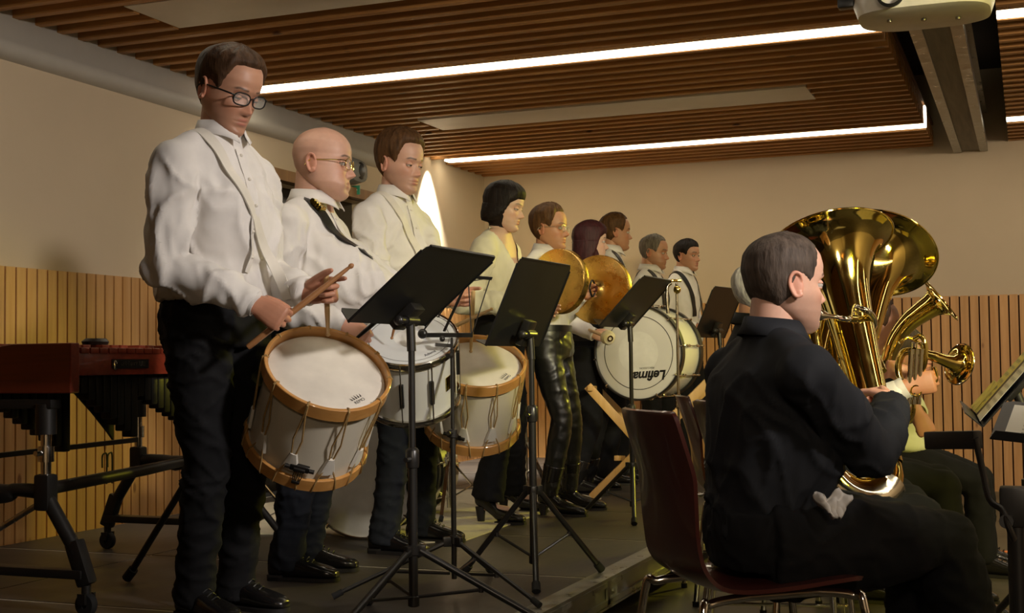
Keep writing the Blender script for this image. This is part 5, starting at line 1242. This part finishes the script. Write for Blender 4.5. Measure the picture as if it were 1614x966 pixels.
# ================================================================== BRASS
def bell(mb, prof, c, ax, n=64, th=.0016):
    mb.lathe(prof+[(max(r-th, .0004), z) for r, z in prof[::-1]], c, ax, n, closed=True)
    r, z = prof[-1]; x, y, zz = frame_of(ax); mb.torus(V(c)+zz*z, ax, r, .0035, 80, 8)
def tuba(label, c, ax, xh, Rb=.172, Hh=.83, sc=1., lead=True):
    """c centre of the bell rim; ax bell axis; xh direction from the bell towards the other branches"""
    ax = V(ax).normalized(); org = V(c)-ax*Hh; M = axM(org, ax, xh)
    t = thing('tuba', label, 'tuba', mat=M); Z = lambda k: Hh*k
    pr = [(.040, .10), (.042, .20), (.045, .32), (.050, .45), (.056, .56), (.063, .64), (.072, .69), (.084, .73), (.102, .765), (.125, .795), (.150, .816), (Rb-.006, .829), (Rb, .832)]
    pr = [(a*(1.16 if b < .72 else 1.16-.16*(b-.72)/.11)*(Rb/.172)**.6, b) for a, b in pr]
    b_ = MB(); P = cr(pr, 4); bell(b_, [(p[0], p[1]) for p in P], (0, 0, 0), (0, 0, 1), 72); b_.build('bell', m_brass, t)
    bx = .20
    pts = [(0, 0, .13)]+[(bx/2-bx/2*math.cos(a), 0, .09-.085*math.sin(a)) for a in np.linspace(0, PI, 13)]+[(bx, 0, .13)]
    MB().tube(pts, list(np.linspace(.041, .047, 4))+[.050]*7+list(np.linspace(.047, .038, 4)), 24).build('bottom_bow', m_brass, t)
    cap = MB(); cap.tube([(bx/2-bx/2*math.cos(a), 0, .085-.090*math.sin(a)) for a in np.linspace(.5, PI-.5, 11)], .0525, 24); cap.build('bow_guard', m_silver, t)
    for x, z, r in ((0, .13, .046), (bx, .13, .042), (0, .34, .049)): MB().lathe([(r-.006, -.012), (r, -.010), (r+.0015, 0), (r, .010), (r-.006, .012)], (x, 0, z), (0, 0, 1), 40, closed=False).build('ferrule', m_silver, t)
    MB().tube([(bx, 0, .12), (bx, 0, .52)], [.038, .027], 20).build('branch', m_brass, t)
    MB().tube([(bx-.035+.035*math.cos(a), -.02*math.sin(a/2), .52+.05*math.sin(a)) for a in np.linspace(0, PI, 12)], .0265, 20).build('top_bow', m_brass, t)
    MB().tube(cr([(bx-.07, -.02, .52), (bx-.07, -.03, .35), (bx-.075, -.035, .24)], 5), [.026, .020], 18).build('branch', m_brass, t)
    MB().tube([(bx-.11+.035*math.cos(a), -.035, .24-.035*math.sin(a)) for a in np.linspace(0, PI, 12)], .0185, 16).build('bow', m_brass, t)
    MB().tube(cr([(bx-.145, -.035, .24), (bx-.145, -.05, .33), (bx-.12, -.06, .40)], 5), [.018, .012], 14).build('branch', m_brass, t)
    for k in range(4):
        y = -.075; x = .045+.042*k; v_ = MB()
        v_.cyl((x, y-.03, .36), (x, y+.025, .36), .0195, 20); v_.cyl((x, y-.036, .36), (x, y-.03, .36), .022, 20); v_.cyl((x, y-.044, .36), (x, y-.036, .36), .008, 10)
        vo = v_.build('valve', m_silver, t)
        MB().tube(cr([(x, y-.04, .368), (x+.004, y-.046, .42), (x+.002, y-.046, .475)], 4), .0028, 7).bar((x-.011, y-.046, .478), (x+.011, y-.046, .478), .02, .006, bev=.002).build('paddle', m_silver, vo)
        s_ = MB(); zl = .22-.035*(k % 3)
        s_.tube([(x-.013, y+.0, .345), (x-.013, y, zl)]+[(x-.013*math.cos(a), y, zl-.013*math.sin(a)) for a in np.linspace(.3, PI-.3, 6)]+[(x+.013, y, zl), (x+.013, y, .345)], .0072, 12)
        s_.lathe([(.0072, -.006), (.0095, -.005), (.0095, .005), (.0072, .006)], (x-.013, y, zl+.03), (0, 0, 1), 16); s_.lathe([(.0072, -.006), (.0095, -.005), (.0095, .005), (.0072, .006)], (x+.013, y, zl+.03), (0, 0, 1), 16)
        s_.build('tuning_slide', m_brass, t)
    MB().tube(cr([(.045, -.075, .38), (.02, -.07, .44), (-.03, -.045, .47), (-.055, .0, .45), (-.05, .03, .38)], 6), .0095, 12).build('branch', m_brass, t)
    MB().torus((-.055, -.03, .25), (.3, 1, 0), .030, .0045, 28, 8, sy=1.2).build('finger_ring', m_brass, t)
    MB().tube([(-.048, -.01, .12), (-.062, -.02, .16), (-.06, -.025, .30), (-.05, -.02, .34)], .008, 10).build('brace', m_brass, t)
    return t, M
# tuba held by the seated player in black
c1 = W(1310, 381, 4.02); a1 = RGT*-.095+UPV*.87+FWD*.46
T1, M1_ = tuba('large brass tuba held by the seated player in black, bell edge behind the player\'s head', c1, a1, -RGT*.9-FWD*.35, Rb=.182)
Mi = M1_.inverted()
mo = PT['ho']+PT['hM'] @ V((.098, 0, .05))
L_ = lambda p: Mi @ p
md_ = (PT['hM'] @ V((1, 0, -.05))).normalized()
mp_ = [mo+md_*.004, mo+md_*.03, mo+md_*.07]
MB().lathe([(.010, 0), (.0165, .0), (.017, .004), (.0155, .012), (.011, .026), (.0065, .036), (.0055, .075)], L_(mo), L_(mo+md_)-L_(mo), 24).build('mouthpiece', m_silver, T1)
lp = [mo+md_*.06, mo+md_*.10, W(1345, 484, 3.78), W(1366, 490, 3.80), W(1377, 503, 3.86), W(1376, 516, 3.95), W(1360, 524, 4.02)]
MB().tube(cr([L_(p) for p in lp], 7), [.0068, .0125], 14).build('lead_pipe', m_silver, T1)
MB().lathe([(.007, -.01), (.0105, -.008), (.0105, .008), (.007, .01)], L_(mo+md_*.11), L_(mo+md_)-L_(mo), 16).build('ferrule', m_brass, T1)
# second tuba behind
c2 = W(1380, 401, 4.72); a2 = RGT*.30+UPV*.72+FWD*.62
T2, M2_ = tuba('brass tuba with wide bell facing up, behind the first tuba', c2, a2, -RGT*.8-FWD*.5+UPV*.1, Rb=.198)
# baritone horn: bell turned to the upper right
def horn_tube(t, pts, D, rr, m=None, name='branch', n=20, M=None):
    P = cr([tuple(W(px, py, D+d)-t.location) for px, py, d in pts], 7); MB().tube(P, rr, n).build(name, m or m_brass, t); return P
t = thing('baritone_horn', 'brass horn with bell turned to the upper right, in front of the wall slats', 'baritone horn', W(1400, 640, 5.0)); D = 5.0
horn_tube(t, [(1372, 660, 0), (1382, 632, 0), (1393, 595, 0)], D, [.014, .021], n=20)
pth = [tuple(W(px, py, D+d)-t.location) for px, py, d in [(1393, 595, 0), (1401, 562, 0), (1414, 531, 0), (1432, 508, -.01), (1451, 493, -.02), (1467, 482, -.03), (1476, 476, -.035), (1482, 471.5, -.04)]]
P = cr(pth, 6); rr = np.interp(np.linspace(0, 1, len(P)), [0, .25, .5, .7, .82, .92, .97, 1], [.024, .031, .038, .045, .054, .072, .088, .100])
MB().tube(P, list(rr), 36, caps=False).build('bell', m_brass, t)
x = (V(P[-1])-V(P[-3])).normalized(); MB().torus(V(P[-1]), x, .100, .003, 60, 8).build('bell_rim', m_brass, t)
MB().lathe([(.021, -.008), (.026, -.006), (.026, .006), (.021, .008)], V(P[2]), V(P[3])-V(P[1]), 24).build('ferrule', m_silver, t)
for dx, dy, a, b in ((18, 20, .05, .09), (2, 52, .035, .06), (25, 50, .04, .07)):
    MB().torus(W(1398+dx, 590+dy, D+.03)-t.location, FWD+RGT*.3, a, .0085, 36, 10, sy=b/a).build('tubing_loop', m_brass, t)
for k in range(3): MB().cyl(W(1398+9*k, 600, D-.04)-t.location, W(1394+9*k, 648, D-.04)-t.location, .013, 14).cyl(W(1399+9*k, 590, D-.04)-t.location, W(1398+9*k, 600, D-.04)-t.location, .004, 8).build('valve', m_silver, t)
# flugelhorn pointing right
_W = W; W = lambda px, py, D: _W(px+12, py+10, D)
t = thing('flugelhorn', 'brass flugelhorn pointing right, held by a hand with white cuff', 'flugelhorn', W(1445, 590, 4.6)); D = 4.6
pth = [tuple(W(px, py, D+d)-t.location) for px, py, d in [(1428, 543, -.02), (1446, 548, -.01), (1464, 553, 0), (1478, 558, .02), (1488, 561, .035), (1496, 563, .05), (1500, 564, .055)]]
P = cr(pth, 6); rr = np.interp(np.linspace(0, 1, len(P)), [0, .4, .65, .8, .9, .96, 1], [.014, .020, .026, .036, .050, .064, .073])
MB().tube(P, list(rr), 36, caps=False).build('bell', m_brass, t)
x = (V(P[-1])-V(P[-4])).normalized(); MB().torus(V(P[-1]), x, .073, .0028, 60, 8).build('bell_rim', m_silver, t)
lw = lambda px, py, d=0.: W(px, py, D+d)-t.location
MB().tube(cr([lw(1428, 543, .02), lw(1412, 546, .03), lw(1404, 565, .03), lw(1408, 588, .02), lw(1428, 600, .0), lw(1450, 600, -.01), lw(1462, 590, -.01)], 7), [.014, .009], 16).build('main_tubing', m_brass, t)
MB().tube(cr([lw(1430, 523, 0), lw(1440, 520, -.02), lw(1447, 535, -.03), lw(1446, 560, -.03), lw(1440, 580, -.02)], 6), .009, 14).build('main_tubing', m_brass, t)
MB().tube(cr([lw(1438, 598, -.02), lw(1456, 602, -.02), lw(1464, 585, -.02), lw(1460, 568, -.02)], 6), .007, 12).build('tuning_slide', m_brass, t)
MB().tube(cr([lw(1405, 530, 0), lw(1420, 522, 0), lw(1440, 534, .01), lw(1444, 556, .01)], 6), .006, 12).build('lead_pipe', m_brass, t)
for k in range(3):
    vo = MB().cyl(lw(1424+8*k, 548, -.03), lw(1420+8*k, 620, -.03), .0085, 14).cyl(lw(1424.5+8*k, 540, -.03), lw(1424+8*k, 548, -.03), .010, 14).cyl(lw(1419.6+8*k, 620, -.03), lw(1419+8*k, 627, -.03), .010, 14).build('valve', m_silver, t)
    MB().cyl(lw(1425+8*k, 531, -.03), lw(1424.5+8*k, 541, -.03), .0028, 8).lathe([(.0005, .004), (.007, .004), (.007, 0), (.0005, 0)], lw(1425+8*k, 531, -.03), UPV, 12).build('valve_button', m_silver, vo)
MB().torus(lw(1432, 606, -.04), FWD, .018, .0035, 24, 8).build('finger_ring', m_brass, t)
W = _W
# ================================================================== SEATED PLAYERS BEHIND THE TUBAS
def sit(px, py, D): return W(px, py, D)
def seated(label, hp, pel, yaw, knees, **k):
    p = V((pel.x, pel.y, 0)); return person(label, p, k.pop('H', 1.75), yaw, hp, seat=pel, feet=knees, **k)
F_ = V((math.cos(R(15)), math.sin(R(15)), 0)); Ls = V((-F_.y, F_.x, 0))
def feet_at(pel, yaw, ahead=.44, spread=.16, dx=.0):
    f = V((math.cos(R(yaw)), math.sin(R(yaw)), 0)); l = V((-f.y, f.x, 0)); b = V((pel.x, pel.y, 0))
    return {1: dict(p=b+f*(ahead+dx)+l*spread, yaw=yaw+8), -1: dict(p=b+f*ahead-l*spread, yaw=yaw-8)}
pB = W(1226, 705, 4.75); pB.z = .56; 
seated('seated person in dark trousers behind the first tuba, mostly hidden', W(1244, 474, 4.72), pB, 12, feet_at(pB, 12, .46, .17), hyaw=10, hair='short', hcol='brown', skin='a', shirt=C_BLACKS, vox=.014, hdet=.004, belly=.03, tuck=False,
       armR=dict(w=W(1405, 612, 4.75), d=dirpx(.3, -.8, .2), t=dirpx(-.9, 0, 0), curl='grip'), armL=dict(w=W(1340, 560, 5.0), d=dirpx(.7, -.3, -.2), t=dirpx(0, -1, 0), curl='grip'))
pC = W(1304, 690, 5.35); pC.z = .56
seated('seated person in a white shirt behind the tubas, holding the flugelhorn', W(1378, 516, 5.2), pC, 8, feet_at(pC, 8, .46, .15), hyaw=8, hair='short', hcol='brown', skin='b', vox=.014, hdet=.0032, sleeve=1.4,
       armR=dict(e=W(1372, 640, 4.62), w=W(1428, 610, 4.58), d=dirpx(.95, -.22, -.15), t=dirpx(.1, -1, .1), curl='valve'), armL=dict(w=W(1420, 600, 4.85), d=dirpx(.8, -.3, -.2), t=dirpx(0, -1, 0), curl='grip'))
pD = W(1420, 690, 6.3); pD.z = .53
C_LIME = cloth('pale_green_shirt', (.60, .62, .36), wrk=.4)
seated('seated person in a pale green shirt behind the flugelhorn, hands on the lap', W(1428, 560, 6.25), pD, 0, feet_at(pD, 0, .36, .13), hair='short', hcol='mouse', skin='a', shirt=C_LIME, vox=.014, hdet=.004,
       armR=dict(w=W(1452, 655, 5.6), d=dirpx(.4, .9, -.1), t=dirpx(.9, -.2, 0), curl='fist'), H=1.42)
pE = W(1180, 740, 5.6); pE.z = .56
seated('seated grey-haired person hidden behind the head of the player in black', W(1196, 462, 5.5), pE, 20, feet_at(pE, 20, .40, .15), hair='short', hcol='silver', skin='a', shirt=C_BLACKS, vox=.015, hdet=.005, H=1.74)
for pel, yaw, lab in ((pB, 12, 'chair under the person behind the first tuba'), (pC, 8, 'chair under the flugelhorn player'), (pD, 0, 'chair under the person in pale green'), (pE, 20, 'chair under the grey-haired person')):
    chair('maroon plywood '+lab, Matrix.Translation((pel.x, pel.y, 0)) @ Matrix.Rotation(R(yaw), 4, 'Z'))
for P in (P1, P2, P3): placket(P, f=.14 if P is not P2 else .2)
# ------------------------------------------------------------------ straps
bk = lambda P, a, b, c: P['nb']+P['F']*a+P['L']*b+V((0, 0, c))
s1, _ = sash(P1, 'harness_strap', [bk(P1, -.12, .02, -.20), bk(P1, -.06, -.08, -.03), bk(P1, .02, -.085, -.03), bk(P1, .12, -.06, -.14), bk(P1, .16, .02, -.30), bk(P1, .20, .09, -.50)], .036, m_ear)
s2, _ = sash(P2, 'harness_strap', [bk(P2, -.12, .06, -.22), bk(P2, -.06, -.07, -.03), bk(P2, .02, -.085, -.03), bk(P2, .10, -.07, -.12), bk(P2, .20, .0, -.26), bk(P2, .26, .08, -.42)], .045, m_black)
bz = MB(P2['loc']); c = _[int(len(_)*.42)]
for k in range(4): bz.cyl(_[int(len(_)*.40)+k]-P2['L']*.024+P2['F']*.008+V((0, 0, .008)), _[int(len(_)*.40)+k]+P2['L']*.024+P2['F']*.008+V((0, 0, .008)), .010, 12)
bz.build('brass_fitting', m_brass, s2)
s3, _ = sash(P3, 'harness_strap', [bk(P3, -.12, .02, -.20), bk(P3, -.06, -.08, -.03), bk(P3, .02, -.09, -.03), bk(P3, .12, -.06, -.14), bk(P3, .15, .02, -.30), bk(P3, .18, .09, -.44)], .032, m_ear)
for P in (P7, P8, P9):
    for s_ in (1, -1): sash(P, 'harness_strap', [bk(P, -.13, s_*.07, -.18), bk(P, -.06, s_*.10, -.04), bk(P, .02, s_*.10, -.04), bk(P, .12, s_*.08, -.18), bk(P, .15, s_*.07, -.34)], .04, m_black)
# ------------------------------------------------------------------ drum hardware seen between the legs
def boom(label, px, D, h, yaw, tubes):
    t = thing('hardware_stand', label, 'stand', onstage(px, D)); MB().tube([V((0, 0, .05)), V((0, 0, h))], .011, 12).build('pole', m_chrome, t)
    for k in range(3):
        a = yaw+k*2*PI/3; d = V((math.cos(a), math.sin(a), 0))
        lo = MB().bar(V((0, 0, .30))+d*.01, d*.26+V((0, 0, .015)), .018, .007, V((0, 0, 1))).bar(V((0, 0, .10))+d*.01, d*.13+V((0, 0, .16)), .012, .005).build('leg', m_chrome, t)
        MB().tube([d*.24+V((0, 0, .03)), d*.27+V((0, 0, .012))], .012, 8).build('rubber_foot', m_rubber, lo)
    MB().cyl((0, 0, .28), (0, 0, .33), .018, 12).cyl((0, -.01, .31), (0, -.045, .31), .007, 8).build('clamp_collar', m_chrome, t)
    if tubes: MB().tube([V((0, 0, h)), V((0, 0, h))+tubes], .008, 10).build('boom_arm', m_chrome, t)
    return t
boom('chrome stand with folding legs, between the foremost and the bald drummer', 402, 5.95, .62, R(15), None)
boom('chrome stand with folding legs behind the third drummer\'s legs', 706, 6.9, .55, R(45), None)
boom('chrome hardware stand in the dark behind the cymbal player\'s legs', 828, 8.4, .60, R(80), None)
boom('chrome hardware stand to the left of the crossed wooden stand', 945, 9.4, .66, R(30), None)
t = thing('drum_throne', 'round drum stool with black cushion behind the foremost drummer\'s legs', 'stool', onstage(372, 6.1))
MB().lathe([(.0005, .0), (.14, .0), (.155, .012), (.155, .05), (.14, .065), (.0005, .07)], (0, 0, .36), n=36).build('seat', m_black, t); MB().cyl((0, 0, .04), (0, 0, .37), .014, 12).build('pole', m_chrome, t)
for k in range(3):
    a = 1.1+k*2*PI/3; d = V((math.cos(a), math.sin(a), 0)); MB().bar(V((0, 0, .24)), d*.25+V((0, 0, .012)), .024, .008, V((0, 0, 1))).build('leg', m_chrome, t)
# dark tripod foot seen between the marimba and the foremost drummer
t = thing('tripod_stand', 'dark folded tripod behind the foremost drummer\'s legs', 'stand', onstage(330, 4.75))
MB().cyl((0, 0, .05), (0, 0, .86), .014, 12).build('pole', m_gun, t)
for k, a in enumerate((R(173), R(293), R(53))):
    d = V((math.cos(a), math.sin(a), 0)); lo = MB().tube([V((0, 0, .50))+d*.02, d*.40+V((0, 0, .015))], .013, 10).build('leg', m_gun, t); MB().tube([d*.37+V((0, 0, .05)), d*.405+V((0, 0, .014))], .019, 10).build('rubber_foot', m_rubber, lo)
# ------------------------------------------------------------------ projector under the ceiling
pj = W(1456, 8, 4.9); t = thing('ceiling_projector', 'white projector hanging from the ceiling at the top right', 'projector', mat=Matrix.Translation(pj) @ Matrix.Rotation(R(0), 4, 'Z'))
pm = plain('projector_white', (.62, .58, .50), .4)
MB().loft([(V((0, 0, -.055)), V((1, 0, 0)), V((0, 1, 0)), .20, .15), (V((0, 0, -.045)), V((1, 0, 0)), V((0, 1, 0)), .235, .18), (V((0, 0, .0)), V((1, 0, 0)), V((0, 1, 0)), .25, .195), (V((0, 0, .06)), V((1, 0, 0)), V((0, 1, 0)), .235, .18), (V((0, 0, .07)), V((1, 0, 0)), V((0, 1, 0)), .21, .16)], 48, p=3.4).build('housing', pm, t)
MB().lathe([(.035, 0), (.045, .01), (.05, .035), (.04, .045)], (-.10, -.18, 0), (0, -1, 0), 28).build('lens', m_black, t)
MB().cyl((0, 0, .06), (0, 0, .62), .022, 16).box((0, 0, .09), (.16, .12, .02), bev=.004).build('mount', m_white, t)
MB().box((-.28, -.02, .03), (.06, .05, .035), bev=.006).build('side_knob', m_black, t)
for k in range(3): MB().cyl((-.12+.12*k, -.05+.03*k, -.064), (-.12+.12*k, -.05+.03*k, -.05), .010, 10).build('screw_foot', m_galv, t)
